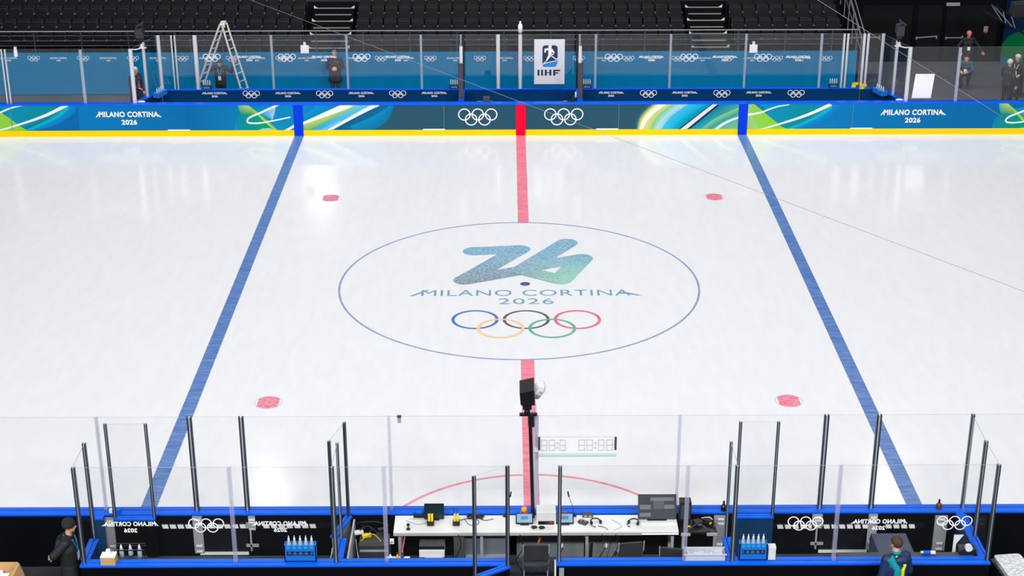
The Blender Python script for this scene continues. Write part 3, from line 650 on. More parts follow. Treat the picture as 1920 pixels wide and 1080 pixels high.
# aisles
for nm, x0, x1 in (('left', -7.5, -6.02), ('right', 6.1, 7.46)):
    r = thing('aisle_stairs', 'aisle stairs with pale nosings, %s of the hanging sign' % ('left' if nm == 'left' else 'right'), 'stairs', ((x0+x1)/2, 18.6, 1.14))
    for j in range(1, 9):
        y0 = SY0+j*.4-.4+.004; z1 = 1.14+.15*j+.02
        m = MB(); m.bx(x0, x1, y0, y0+.4, z1-.15, z1); s = m.build('step', STAND, r)
        q = MB(); q.bx(x0+.08*(j % 2), x1-.08*(j % 2), y0-.012, y0+.05, z1-.02, z1+.006, 0)
        if j % 2 == 0:
            for xe, d in ((x0, 1), (x1, -1)): q.prism([(0, 0), (d*.14, 0), (0, .1)], (xe, y0-.005, z1), X, Z, .03*d, 1)
        q.build('nosing', [NOSE, PLG], s)
# front guard rail
r = thing('guard_rail', 'dark horizontal guard rail along the front of the stand', 'railing', (-6, 17.9, 1.5))
for zz, rr, mm in ((2.25, .022, LRAIL), (2.10, .012, RAIL), (1.92, .014, RAIL), (1.74, .014, RAIL)):
    m = MB(); m.cyl((-24, 17.87, zz), (11.85, 17.87, zz), rr, n=6); m.build('rail', mm, r)
for i in range(22):
    m = MB(); x = -23.5+i*1.64; m.bx(x-.02, x+.02, 17.85, 17.89, 1.08, 2.25); m.build('upright', RAIL, r)
r = thing('stair_rail', 'pale handrail climbing the right end of the stand', 'railing', (11.95, 19.4, 1.2))
for dx in (0, .14):
    m = MB(); m.cyl((11.98+dx, 17.9, 1.98), (11.98+dx, 22, 3.55), .022, n=8); m.build('rail', LRAIL, r)
    m = MB(); m.cyl((11.98+dx, 17.9, 1.50), (11.98+dx, 22, 3.05), .016, n=8); m.build('rail', LRAIL, r)
for j in range(6):
    y = 17.9+j*.8; z = 1.98+(y-17.9)*.383; m = MB(); m.bx(11.965, 11.995, y-.015, y+.015, 0, z); m.build('upright', LRAIL, r)
    m = MB(); m.cyl((11.98, y, z), (12.12, y+.5, z-.3), .014, n=6); m.build('brace', LRAIL, r)
# right hand end: curtain wall, doors, signs
m = MB(); m.bx(11.9, 24, 22.2, 22.4, 0, 6); tag(m.build('wall_back', BLACKC), 'black drape wall at the far right end', None, None, 'structure')
for i, (x0, x1, bx0, bx1, bz) in enumerate(((12.9, 14.78, 12.2, 13.6, .95), (15.0, 15.9, 14.98, 15.75, .93), (16.05, 18.0, 16.1, 16.72, .93))):
    m = MB(); m.bx(x0, x1, 22.15, 22.2, 0, 2.15); d = m.build('door_%d' % (i+1), BLACKD, None, .01); tag(d, None, None, None, 'structure')
    W[d.name] = Vector(d.location)
    q = MB(); q.cyl((bx0, 22.1, bz), (bx1, 22.1, bz+(.06 if i == 1 else 0)), .025, n=8); q.bx(bx0-.02, bx0+.03, 22.08, 22.15, bz-.06, bz+.04); q.bx(bx1-.03, bx1+.02, 22.08, 22.15, bz-.03, bz+.08); q.build('push_bar', PGREY, d)
m = MB(); m.bx(16.0, 16.5, 22.1, 22.14, 2.14, 2.26); tag(m.build('exit_sign', PGREY), 'dim grey sign above the dark doors', 'sign')
r = thing('wall_sign', 'small red sign on the dark wall, upper right', 'sign', (17.7, 22.19, 2.0)); m = MB(); m.disc((17.55, 22.185, 2.08), .06, X, Z, 16); m.bx(17.65, 17.9, 22.18, 22.2, 2.03, 2.13); m.build('face', BRED, r)
r = thing('fire_call_box', 'small red and white call box on the dark wall', 'call box', (17.6, 22.19, 1.1)); m = MB(); m.bx(17.5, 17.66, 22.14, 22.2, 1.15, 1.36); m.build('body', mat('dull pink', (200, 150, 158), .5), r); m = MB(); m.bx(17.52, 17.64, 22.13, 22.14, 1.1, 1.16); m.build('button', REDP, r)
m = MB(); m.bx(11.9, 18.2, 20.9, 21, 2.76, 3.4); tag(m.build('trim_1', BLUEW), 'blue fascia edge at the top right', None, None, 'structure')
# curved green and blue banner at far right
m = MB(); n = 14
def cb(t): return (18.15+2.2*t-.25*math.sin(t*PI), 21.8-3.2*t)
A = [cb(i/n) for i in range(n+1)]
for i in range(n):
    (xa, ya), (xb, yb2) = A[i], A[i+1]; g0, g1 = .75+1.6*(i/n)**.6, .75+1.6*((i+1)/n)**.6
    m.add([(xa, ya, .3+.2*i/n), (xb, yb2, .3+.2*(i+1)/n), (xb, yb2, g1), (xa, ya, g0)], [(0, 1, 2, 3)], 1); m.add([(xa, ya, g0), (xb, yb2, g1), (xb, yb2, 3.2), (xa, ya, 3.2)], [(0, 1, 2, 3)], 0)
    m.add([(xa, ya, 0), (xb, yb2, 0), (xb, yb2, .3+.2*(i+1)/n), (xa, ya, .3+.2*i/n)], [(0, 1, 2, 3)], 2)
    m.add([(xa+.05, ya+.05, 0), (xb+.05, yb2+.05, 0), (xb+.05, yb2+.05, 3.2), (xa+.05, ya+.05, 3.2)], [(3, 2, 1, 0)], 0)
tag(m.build('curved_banner', [BLUEW, GREENW, mat('teal banner foot', (0, 104, 136), .7)]), 'curved blue and green hoarding at the far right edge', 'banner')
r = thing('lighting_truss', 'black truss with pale bars at the top right corner', 'truss', (16.8, 17.5, 2.4))
m = MB()
for a, b in (((16.0, 17.2, 3.0), (17.6, 17.2, 2.15)), ((16.15, 17.2, 3.3), (17.8, 17.2, 2.4)), ((16.0, 17.5, 3.0), (17.6, 17.5, 2.15))): m.cyl(a, b, .03, n=8)
m.build('chord', BPL, r)
for a, b in (((16.2, 17.2, 3.25), (16.6, 17.2, 2.70)), ((16.3, 17.2, 3.2), (17.0, 17.2, 2.48)), ((16.6, 17.2, 3.05), (16.75, 17.2, 2.62)), ((16.9, 17.2, 2.9), (17.1, 17.2, 2.42))):
    m = MB(); m.cyl(a, b, .018, n=6); m.build('brace', LRAIL, r)
m = MB(); m.box((17.2, 17.35, 3.08), (.6, .3, .5), 0, .3, .2); m.build('lamp_head', mat('charcoal lamp', (44, 46, 52), .6), r, .02)
m = MB(); m.cyl((17.6, 17.35, 0), (17.6, 17.35, 2.3), .05, n=10); m.bx(17.3, 17.9, 17.1, 17.6, 0, .05); m.build('stand_pole', BPL, r)
# wires
def wire(a, b, sag, r, label):
    a, b = Vector(a), Vector(b); pts = []
    for i in range(25):
        t = i/24; p = a.lerp(b, t); p.z -= sag*4*t*(1-t); pts.append(p)
    m = MB(); m.tube(pts, r, 6); return tag(m.build('overhead_wire', WIREM, None, 0, True), label, 'wire')
wire((-17.26, 24.04, 4.749), (18.26, -12.44, 1.021), .02, .005, 'thin wire crossing in front of the far bench and right ice')
wire((8.424, 11.5, 5.09), (15.61, 12.74, .57), .0, .008, 'thin wire sloping past the right end of far bench')

# ------------------------------------------------------------------ timekeeper desk and what is on it
DZ = 1.04
r = thing('timekeeper_desk', 'long white timekeeper desk against the near board', 'desk', (0, -13.4, .25))
m = MB(); m.bx(-2.40, 2.46, -13.66, -13.115, DZ-.03, DZ); m.build('desk_top', DESK, r, .006)
m = MB(); m.bx(-2.40, 2.46, -13.67, -13.64, DZ-.075, DZ-.03); m.build('front_edge', DESKE, r)
for x in (-2.3, -.9, .9, 2.36):
    m = MB(); m.bx(x-.025, x+.025, -13.62, -13.57, .25, DZ-.03); m.bx(x-.025, x+.025, -13.2, -13.15, .25, DZ-.03); m.build('leg', PGREY, r)
def tilted_screen(name, label, cat, x, y, w, h, tilt, scr, frame, z=DZ, foot=True):
    r = thing(name, label, cat, (x, y, z))
    T = Matrix.Translation((x, y, z+.015)) @ Matrix.Rotation(-tilt, 4, 'X')
    m = MB(); m.T = T; m.prism(rrect(w, h, .012), (0, 0, h/2), X, Z, -.025); m.build('housing', frame, r)
    m = MB(); m.T = T; m.bx(-w/2+.02, w/2-.02, -.004, 0, .025, h-.02); sc = m.build('screen', scr, r)
    if foot: m = MB(); m.bx(x-w*.25, x+w*.25, y-.02, y+.1, z, z+.02); m.cyl((x, y+.07, z+.02), (x, y+.06+math.sin(tilt)*h*.4, z+h*.5), .015); m.build('foot', BPL, r)
    return r, T, sc
tilted_screen('laptop_monitor', 'small dark green monitor on the desk between yellow radios', 'monitor', -1.72, -13.27, .34, .28, .15, SCRG, BPL)
for x, l in ((-.165, 'left of two pale blue console screens on the desk'), (.53, 'right of two pale blue console screens on the desk')):
    r, T, sc = tilted_screen('console_screen', l, 'console', x, -13.44, .30, .20, .85, SCRB, BPL)
    m = MB(); m.T = T; m.bx(-.06, .06, -.006, -.004, .08, .14); m.build('window_mark', mat('screen mark', (84, 122, 160), .4), sc)
    m = MB(); m.T = T; m.bx(-.03, .03, -.008, 0, .195, .215); m.build('red_tab', REDP, r)
r, T, sc = tilted_screen('display_monitor', 'large dark monitor with grey windows at right of the desk', 'monitor', 2.12, -13.30, .66, .44, .25, mat('dark screen', (70, 76, 80), .3), DGREY)
m = MB(); m.T = T
G1 = mat('screen grey', (116, 122, 126), .4); G2 = mat('screen mid grey', (92, 98, 102), .4)
m.bx(-.12, .29, -.007, -.004, .33, .39, 0); m.bx(-.07, .12, -.007, -.004, .19, .33, 1); m.bx(.11, .30, -.007, -.004, .19, .26, 0); m.bx(-.30, -.11, -.007, -.004, .18, .26, 0); m.bx(-.30, -.11, -.007, -.004, .05, .12, 0)
m.build('windows', [G1, G2], sc)
m = MB(); m.prism([(0, 0), (.62, 0), (.62, .30), (0, .30)], (1.83, -13.70, DZ-.05), X, Vector((0, .9, .2)).normalized(), .003); tag(m.build('paper_sheet', PAPER), 'white paper sheet on the desk below the dark monitor', 'paper')
r = thing('loudspeaker', 'black loudspeaker standing behind the dark monitor', 'loudspeaker', (2.60, -13.25, DZ))
m = MB(); m.box((2.60, -13.24, DZ+.18), (.2, .2, .36)); m.build('cabinet', BPL, r, .01); m = MB(); m.bx(2.52, 2.68, -13.345, -13.34, DZ+.04, DZ+.33); m.build('grille', DGREY, r)
for x, l in ((-1.775, 'yellow handheld radio in charger, left of monitor'), (-1.335, 'yellow handheld radio in charger, right of monitor')):
    r = thing('radio_charger', l, 'radio', (x, -13.40, DZ)); m = MB(); m.box((x, -13.42, DZ+.035), (.12, .12, .07)); m.build('charger_base', BPL, r, .008)
    for dx in (-.025, .025):
        m = MB(); m.box((x+dx, -13.40, DZ+.12), (.04, .035, .15), 0, 0, -.3); o = m.build('radio', YEL, r, .006); m = MB(); m.cyl((x+dx-.01, -13.38, DZ+.19), (x+dx-.01, -13.35, DZ+.27), .006, n=6); m.build('aerial', BPL, o)
def headset(x, y, l, rot=0):
    r = thing('headset', l, 'headset', (x, y, DZ)); R = Matrix.Translation((x, y, DZ)) @ Matrix.Rotation(rot, 4, 'Z')
    m = MB(); m.T = R; m.tube([(.085*math.cos(a), .085*math.sin(a)+.03, .03+.02*math.sin(a)) for a in [PI*i/14 for i in range(15)]], .010, 8); m.build('headband', BPL, r)
    for sx in (-1, 1):
        m = MB(); m.T = R; m.sph((sx*.08, .0, .035), (.025, .045, .035), 12, 8); m.build('ear_cup', BPL, r)
    m = MB(); m.T = R; m.tube([(-.08, .0, .03), (-.10, -.06, .02), (-.05, -.11, .015)], .005, 6); m.sph((-.045, -.115, .017), .012, 8, 6); m.build('microphone', BPL, r)
headset(1.06, -13.42, 'black headset on the desk, left of two right of the consoles', .2); headset(1.70, -13.44, 'black headset on the desk just left of the dark monitor', -.3)
r = thing('control_box', 'grey two-button control box on the desk near left headset', 'control box', (.84, -13.40, DZ)); m = MB(); m.box((.84, -13.40, DZ+.025), (.16, .10, .05), 0, -.6); m.build('body', DGREY, r, .008)
for d in (-.03, .04): m = MB(); m.cyl((.84+d, -13.40-d*.6, DZ+.05), (.84+d, -13.40-d*.6, DZ+.065), .018, n=10); m.build('button', PGREY, r)
r = thing('interface_box', 'small dark box with two grey ports at the back of desk', 'box', (.93, -13.16, DZ)); m = MB(); m.box((.93, -13.16, DZ+.03), (.18, .11, .06)); m.build('body', DGREY, r, .005)
for d in (-.04, .04): m = MB(); m.box((.93+d, -13.217, DZ+.03), (.05, .006, .035)); m.build('port', PGREY, r)
r = thing('desk_microphone', 'small black microphone near the left desk edge', 'microphone', (-2.15, -13.58, DZ)); m = MB(); m.cyl((-2.15, -13.58, DZ), (-2.15, -13.58, DZ+.02), .035); m.build('base', BPL, r); m = MB(); m.cyl((-2.15, -13.58, DZ+.02), (-2.15, -13.57, DZ+.07), .008, n=8); m.sph((-2.15, -13.57, DZ+.085), .03, 12, 8); m.build('head', BPL, r)
for x, y, dx, l in ((-.50, -13.15, .10, 'thin gooseneck microphone left of the amber lamp'), (.70, -13.15, -.11, 'thin gooseneck microphone right of the consoles')):
    r = thing('gooseneck_microphone', l, 'microphone', (x, y, DZ)); m = MB(); m.lathe((x, y, DZ), [(.04, 0), (.04, .02), (.015, .03)]); m.build('base', BPL, r)
    m = MB(); m.tube([(x, y, DZ+.02), (x+dx*.3, y, DZ+.2), (x+dx, y+.02, DZ+.42)], .005, 6); m.build('neck', BPL, r); m = MB(); m.cyl((x+dx*.9, y+.017, DZ+.37), (x+dx*1.06, y+.022, DZ+.47), .013, n=8); m.build('head', BPL, r)
r = thing('amber_beacon', 'amber warning lamp on a white foot at the desk back', 'lamp', (-.17, -13.17, DZ)); m = MB(); m.box((-.17, -13.17, DZ+.05), (.12, .1, .1)); m.build('foot', PLG, r, .008)
m = MB(); m.lathe((-.17, -13.17, DZ+.1), [(.05, 0), (.052, .06), (.04, .09), (.0, .1)]); m.build('lens', ORA, r, 0, True); m = MB(); m.lathe((-.17, -13.17, DZ+.096), [(.056, 0), (.056, .018), (.03, .02)]); m.build('collar', BPL, r)
r = thing('desk_printer', 'light grey printer on the desk between the console screens', 'printer', (.10, -13.26, DZ)); m = MB(); m.prism([(-.17, 0), (.17, 0), (.17, .2), (.10, .26), (-.17, .26)], (.04, -13.30, DZ), Y, Z, .33); m.build('body', PLG, r, .01)
m = MB(); m.bx(.07, .34, -13.485, -13.44, DZ+.03, DZ+.09); m.build('paper_slot', BPL, r); m = MB(); m.bx(.25, .32, -13.49, -13.485, DZ+.06, DZ+.08); m.build('red_label', REDP, r)
for k, (x, y, l) in enumerate(((.0, -13.56, 'coiled black adapter in front of the printer, left one'), (.13, -13.57, 'coiled black adapter in front of the printer, right one'))):
    r = thing('power_adapter', l, 'adapter', (x, y, DZ)); m = MB(); m.box((x, y, DZ+.02), (.07, .05, .04), 0, .4); m.build('brick', BPL, r, .006); m = MB(); m.tube([(x+.05*math.cos(t*.7), y+.035*math.sin(t*.7), DZ+.01+.002*t) for t in range(18)], .005, 6); m.build('cord', BPL, r)
def cable(pts, rad, mt, l, n=6):
    P = resamp2(pts, 30); m = MB(); m.tube(P, rad, n); return tag(m.build('cable', mt, None, 0, True), l, 'cable')
def resamp2(pts, n):
    pts = [np.array(p, float) for p in pts]; out = []; k = len(pts)-1
    for i in range(n):
        t = i/(n-1)*k; j = min(int(t), k-1); s = t-j; p0, p1, p2, p3 = pts[max(j-1, 0)], pts[j], pts[j+1], pts[min(j+2, k)]
        out.append(Vector(.5*((2*p1)+(-p0+p2)*s+(2*p0-5*p1+4*p2-p3)*s*s+(-p0+3*p1-3*p2+p3)*s**3)))
    return out
D1 = DZ+.008
cable([(-2.2, -13.3, D1), (-2.0, -13.42, D1), (-1.85, -13.36, D1), (-1.9, -13.25, D1), (-2.15, -13.25, D1)], .005, PGREY, 'pale looped cable at the left end of desk')
cable([(-1.3, -13.3, D1), (-1.0, -13.2, D1), (-.85, -13.3, D1), (-.7, -13.25, D1)], .006, BPL, 'black cable running right from the right yellow radio')
cable([(-1.2, -13.25, D1), (-1.1, -13.45, D1), (-.95, -13.4, D1), (-1.0, -13.2, D1)], .005, BPL, 'looped black cable behind the right yellow radio')
cable([(1.1, -13.5, D1), (1.25, -13.62, D1), (1.3, -13.69, .8), (1.2, -13.7, .45)], .005, BPL, 'black headset cable hanging over the desk edge')
cable([(1.35, -13.3, D1), (1.5, -13.5, D1), (1.35, -13.64, D1)], .004, PGREY, 'thin grey cable between the two headsets')
r = thing('scoreboard_amplifier', 'low black mixer with blue top, left of the dark green monitor', 'mixer', (-1.80, -13.16, DZ)); m = MB(); m.box((-1.98, -13.16, DZ+.04), (.2, .09, .08)); m.build('body', BPL, r, .006); m = MB(); m.sph((-1.98, -13.15, DZ+.08), (.09, .05, .06), 14, 8); m.build('cover', CAPB, r, 0, True)
r = thing('cable_heap', 'tangle of black cables at back of desk beside right radio', 'cables', (-1.0, -13.2, DZ)); rr = random.Random(3); m = MB(); p = []
for t in range(46): p.append((-1.02+.13*math.cos(t*1.3)+rr.uniform(-.04, .04), -13.2+.06*math.sin(t*1.7)+rr.uniform(-.02, .02), D1+.0012*t))
m.tube(resamp2(p, 150), .007, 5); m.build('cable_loop', BPL, r)
# under the desk
r = thing('under_desk_printer', 'white boxy printer on a black stand under the desk', 'printer', (-1.72, -13.85, .25))
m = MB(); m.bx(-1.95, -1.52, -14.0, -13.72, .74, .88); m.build('body', PLG, r, .012); m = MB(); m.bx(-1.86, -1.55, -14.06, -14.0, .56, .76); m.build('paper_tray', mat('tray grey', (176, 178, 178), .5), r, .008)
m = MB(); m.bx(-1.84, -1.75, -14.066, -14.06, .6, .74); m.build('paper', WHITE, r); m = MB(); m.bx(-1.95, -1.52, -13.97, -13.74, .88, .94); m.build('lid', BPL, r); m = MB(); m.bx(-1.93, -1.55, -13.98, -13.74, .25, .74); m.build('stand', BPL, r)
r = thing('grey_cabinet', 'grey cabinet under the desk behind the open gate', 'cabinet', (-.83, -13.45, .25)); m = MB(); m.bx(-1.22, -.42, -13.5, -13.2, .25, .98); m.build('body', mat('cabinet grey', (96, 102, 110), .5), r, .01)
m = MB(); m.bx(-1.38, -1.2, -13.62, -13.3, .25, .98); m.build('side_panel', mat('cabinet side', (72, 78, 84), .5), r, .008); m = MB(); m.bx(-1.18, -.44, -13.62, -13.5, .40, .50); m.build('drawer_lip', PGREY, r, .006)
r = thing('grey_back_panel', 'grey panel with cable clips under right half of desk', 'panel', (.75, -13.2, .25)); m = MB(); m.bx(-.3, 1.5, -13.2, -13.15, .25, .99); m.build('board', mat('panel grey', (104, 110, 110), .6), r)
for x in (.1, .5, .9, 1.25): m = MB(); m.bx(x-.03, x+.03, -13.23, -13.2, .55+.1*math.sin(x*9), .62+.1*math.sin(x*9)); m.build('clip', PLG, r)
cable([(.30, -13.3, 1.0), (.2, -13.45, .9), (.1, -13.5, .8), (.05, -13.5, .62)], .02, ORC, 'orange cable hanging under the desk behind the chair')
cable([(.6, -13.3, .98), (.75, -13.4, .86), (1.0, -13.4, .84), (1.25, -13.35, .98)], .016, ORC, 'orange cable looped under the desk right of gateway')
cable([(-2.2, -13.6, .99), (-2.25, -13.7, .7), (-2.3, -13.9, .5)], .012, BRED, 'dull red cable hanging at the left end under desk')
for i, (x, z) in enumerate(((-1.3, .8), (-.25, .75), (.45, .8), (1.15, .75), (1.38, .8))):
    cable([(x, -13.66, 1.0), (x+.05, -13.72, z), (x-.06, -13.75, .5), (x+.1, -13.8, .3)], .008, BPL, 'black cable hanging under the desk, %s from the left' % ordinal(i))
r = thing('cable_reel', 'black cable reel under the right half of the desk', 'cable reel', (.95, -13.85, .25))
for dx in (-.09, .09): m = MB(); m.T = Matrix.Translation((.95+dx, -13.85, .42)); m.ring((0, 0, 0), .06, .16, Y, Z, 24); m.T = Matrix(); m.tube([(.95+dx, -13.85+.16*math.cos(a*PI/12), .42+.16*math.sin(a*PI/12)) for a in range(25)], .016, 6); m.build('flange', BPL, r)
m = MB(); m.cyl((.86, -13.85, .42), (1.04, -13.85, .42), .1, n=18); m.build('cable_drum', BPL, r); m = MB(); m.cyl((.95, -13.8, .5), (.97, -13.75, .85), .03, n=8); m.build('handle', BPL, r)
r = thing('equipment_rack', 'black equipment rack left of desk with yellow and white cables', 'equipment rack', (-2.70, -13.7, .25)); m = MB(); m.bx(-2.98, -2.46, -13.9, -13.5, .25, .92); m.build('case', mat('rack grey', (48, 50, 54), .5), r, .012); m = MB(); m.bx(-2.96, -2.48, -13.91, -13.9, .8, .84); m.build('rim', PGREY, r)
for i, (x, y, z, mt, l) in enumerate(((-2.86, -13.62, .96, YEL, 'yellow tool lying on the rack left of desk'), (-3.0, -13.55, .98, PLG, 'white connector bundle left of the yellow tool'), (-2.6, -13.5, 1.0, BPL, 'black adapter block on the rack left of desk'))):
    r = thing('rack_tool', l, 'tool', (x, y, .92)); m = MB(); m.box((x, y, z-.01), (.16, .08, .06), 0, .3); m.build('body', mt, r, .012); m = MB(); m.tube(resamp2([(x, y, z), (x+.08, y+.1, z+.05), (x+.02, y+.2, z+.02)], 10), .01, 6); m.build('lead', BPL, r)
cable([(-3.05, -13.3, 1.0), (-2.9, -13.35, 1.05), (-2.7, -13.3, 1.02), (-2.5, -13.4, 1.0)], .012, BPL, 'black cable along the board left of the desk')
r = thing('side_shelf', 'small pale shelf with cable clutter right of the dark monitor', 'shelf', (2.85, -13.4, .98)); m = MB(); m.bx(2.5, 3.12, -13.64, -13.2, .96, .99); m.build('board', BPL, r); m = MB(); m.bx(2.5, 2.66, -13.66, -13.64, .94, .99); m.bx(2.94, 3.12, -13.66, -13.64, .94, .99); m.build('edge_strip', DESKE, r); m = MB(); m.bx(2.52, 2.56, -13.64, -13.6, .25, .96); m.bx(3.06, 3.1, -13.64, -13.6, .25, .96); m.build('leg', PGREY, r)
rr = random.Random(9)
for i, l in enumerate(('black box on the clutter shelf, left', 'black box on the clutter shelf, middle', 'black box on the clutter shelf, right')):
    x = 2.62+i*.19; r = thing('battery_box', l, 'box', (x, -13.45, .99)); m = MB(); m.box((x, -13.42+.05*i, 1.03), (.14, .14, .08), 0, .3*i); m.build('body', BPL, r, .008); m = MB(); m.box((x+.03, -13.5+.05*i, 1.035), (.05, .01, .03), 0, .3*i); m.build('label', [YEL, PLG, YEL][i], r)
for i, pts in enumerate((((2.55, -13.3, 1.0), (2.7, -13.45, 1.06), (2.9, -13.35, 1.03), (3.1, -13.5, 1.0)), ((2.6, -13.6, 1.0), (2.8, -13.5, 1.08), (3.0, -13.6, 1.0)), ((2.9, -13.2, 1.02), (3.02, -13.35, 1.12), (3.1, -13.3, 1.0)))):
    cable(pts, .011, [BPL, DGREY, PLG][i], ['black', 'dark grey', 'pale'][i]+' cable looped over the clutter shelf right of dark monitor')
for i, pts in enumerate((((-3.05, -13.6, .95), (-2.85, -13.5, 1.06), (-2.65, -13.6, .98), (-2.5, -13.5, .99)), ((-2.95, -13.8, .95), (-2.75, -13.7, 1.02), (-2.6, -13.8, .94)), ((-3.06, -13.5, .8), (-2.98, -13.95, .7), (-2.9, -13.95, .4)))):
    cable(pts, .008, [BPL, mat('dull yellow', (190, 160, 24), .5), PLG][i], ['black', 'yellow', 'pale'][i]+' cable across the rack left of the desk')
r = thing('switch_box', 'small white switch box at the left end under the desk', 'box', (-2.42, -13.7, .83)); m = MB(); m.bx(-2.46, -2.39, -13.73, -13.69, .84, .93); m.build('body', WHITE, r, .005); m = MB(); m.bx(-2.44, -2.41, -13.735, -13.73, .87, .90); m.build('rocker', PGREY, r)
r = thing('white_tray', 'white tray with small tools behind left rear wall', 'tray', (-2.3, -14.2, .25)); m = MB(); m.bx(-2.5, -2.1, -14.3, -14.1, .80, .83); m.bx(-2.14, -2.1, -14.3, -14.1, .72, .80); m.build('tray', WHITE, r, .004); m = MB(); m.bx(-2.46, -2.42, -14.28, -14.24, .25, .8); m.bx(-2.18, -2.14, -14.18, -14.14, .25, .8); m.build('leg', PGREY, r)
for i, (x, mt, l) in enumerate(((-2.42, PLG, 'white plug lying on the white tray'), (-2.30, ORA, 'amber bottle standing on the white tray'), (-2.22, DGREY, 'grey roll standing on the white tray'))):
    r = thing('tray_item', l, 'tool', (x, -14.2, .83)); m = MB(); m.lathe((x, -14.2, .83), [(.028, 0), (.03, .06), (.016, .075), (.014, .11)], 10); m.build('body', mt, r, 0, True); m = MB(); m.cyl((x, -14.2, .94), (x, -14.2, .96), .016, n=8); m.build('cap', BPL, r)
# chairs
def chair(x, y, l, rz=0, z=.25):
    r = thing('folding_chair', l, 'chair', (x, y, z)); R = Matrix.Translation((x, y, z)) @ Matrix.Rotation(rz, 4, 'Z')
    m = MB(); m.T = R @ Matrix.Translation((0, -.2, .86)) @ Matrix.Rotation(.12, 4, 'X'); m.prism(rrect(.43, .30, .06), (0, 0, -.14), X, Z, -.03); m.build('backrest', mat('chair plastic', (52, 54, 58), .5), r)
    m = MB(); m.T = R; m.prism(rrect(.42, .40, .05), (0, .02, .43), X, Y, .03); m.build('seat', mat('chair plastic', (52, 54, 58), .5), r)
    for sx in (-1, 1):
        m = MB(); m.T = R; m.tube([(sx*.2, .22, 0), (sx*.21, -.02, .44), (sx*.215, -.2, .72), (sx*.215, -.225, .9)], .012, 8); m.build('leg', PGREY, r)
        m = MB(); m.T = R; m.tube([(sx*.2, -.24, 0), (sx*.2, .16, .43)], .012, 8); m.build('leg', PGREY, r)
    m = MB(); m.T = R; m.cyl((-.2, -.13, .12), (.2, -.13, .12), .01, n=8); m.build('crossbar', PGREY, r)
chair(.02, -14.05, 'dark folding chair in the gateway behind the desk'); chair(1.58, -13.98, 'dark folding chair behind the desk below the headsets', .15); chair(2.35, -13.95, 'dark folding chair partly behind the clear bin', -.2, .12)
# clear bin on the rear wall
r = thing('clear_bin', 'clear plastic bin of white papers on the rear wall', 'bin', (2.80, -14.5, 1.07)); m = MB(); bw = .34
m.bx(2.46, 3.12, -14.66, -14.65, 1.07, 1.19); m.bx(2.46, 3.12, -14.46, -14.45, 1.07, 1.19); m.bx(2.46, 2.47, -14.66, -14.45, 1.07, 1.19); m.bx(3.11, 3.12, -14.66, -14.45, 1.07, 1.19); m.bx(2.46, 3.12, -14.66, -14.45, 1.07, 1.08); m.build('tub', BIN, r)
m = MB(); m.bx(2.44, 3.14, -14.68, -14.655, 1.185, 1.2); m.bx(2.44, 3.14, -14.455, -14.43, 1.185, 1.2); m.build('rim', mat('bin rim', (190, 200, 215), .4), r); m = MB(); m.box((2.8, -14.55, 1.12), (.58, .17, .06)); m.build('contents', FOIL, r)
# bottle carriers
def bottle(r, x, y, z, h=.2, rr=.035):
    m = MB(); m.lathe((x, y, z), [(rr, 0), (rr, h*.6), (rr*.6, h*.78), (rr*.45, h*.8)], 12); b = m.build('bottle', BOTT, r, 0, True); m = MB(); m.lathe((x, y, z+h*.8), [(rr*.5, 0), (rr*.5, h*.1), (rr*.25, h*.14), (rr*.25, h*.24)], 10); m.build('cap', CAPW, b)
def crate(x, y, z, l, w=.52, label=False):
    r = thing('bottle_carrier', l, 'bottle carrier', (x, y, z)); d = .15; h = .30
    m = MB(); m.bx(x-w/2, x+w/2, y-d/2, y-d/2+.015, z, z+.10); m.bx(x-w/2, x+w/2, y-d/2, y-d/2+.015, z+.19, z+h); m.bx(x-w/2, x-w/2+.04, y-d/2, y-d/2+.015, z+.1, z+.19); m.bx(x+w/2-.04, x+w/2, y-d/2, y-d/2+.015, z+.1, z+.19)
    m.bx(x-w/2, x+w/2, y+d/2-.015, y+d/2, z, z+h); m.bx(x-w/2, x-w/2+.015, y-d/2, y+d/2, z, z+h); m.bx(x+w/2-.015, x+w/2, y-d/2, y+d/2, z, z+h); m.bx(x-w/2, x+w/2, y-d/2, y+d/2, z, z+.015); m.build('crate', CRATE, r)
    m = MB(); m.bx(x-w/2+.01, x+w/2-.01, y-d/2+.015, y+d/2-.015, z+h-.03, z+h-.02); m.build('divider_plate', CRATE, r)
    for i in range(5): bottle(r, x-w*.36+i*w*.18, y, z+.1, .33, .034)
    m = MB()
    for i in range(5): m.bx(x-w*.36+i*w*.18-.028, x-w*.36+i*w*.18+.028, y-d/2-.004, y-d/2, z+h-.06, z+h-.01)
    m.build('label_strip', CYAN, r)
crate(-3.86, -14.56, 1.07, 'blue crate of five water bottles, left of left divider'); crate(3.58, -14.56, 1.07, 'blue crate of five water bottles, right of right divider', .46)
r = thing('white_box', 'small white box beside the right blue crate', 'box', (3.87, -14.6, 1.07)); m = MB(); m.bx(3.83, 3.95, -14.64, -14.52, 1.07, 1.31); m.build('body', PLG, r, .008); m = MB(); m.bx(3.828, 3.952, -14.642, -14.518, 1.27, 1.315); m.build('lid', PLG, r, .004)
r = thing('bottle_rack', 'black wire rack of three clear bottles by the cardboard box', 'bottle rack', (-6.72, -14.3, 1.0)); m = MB()
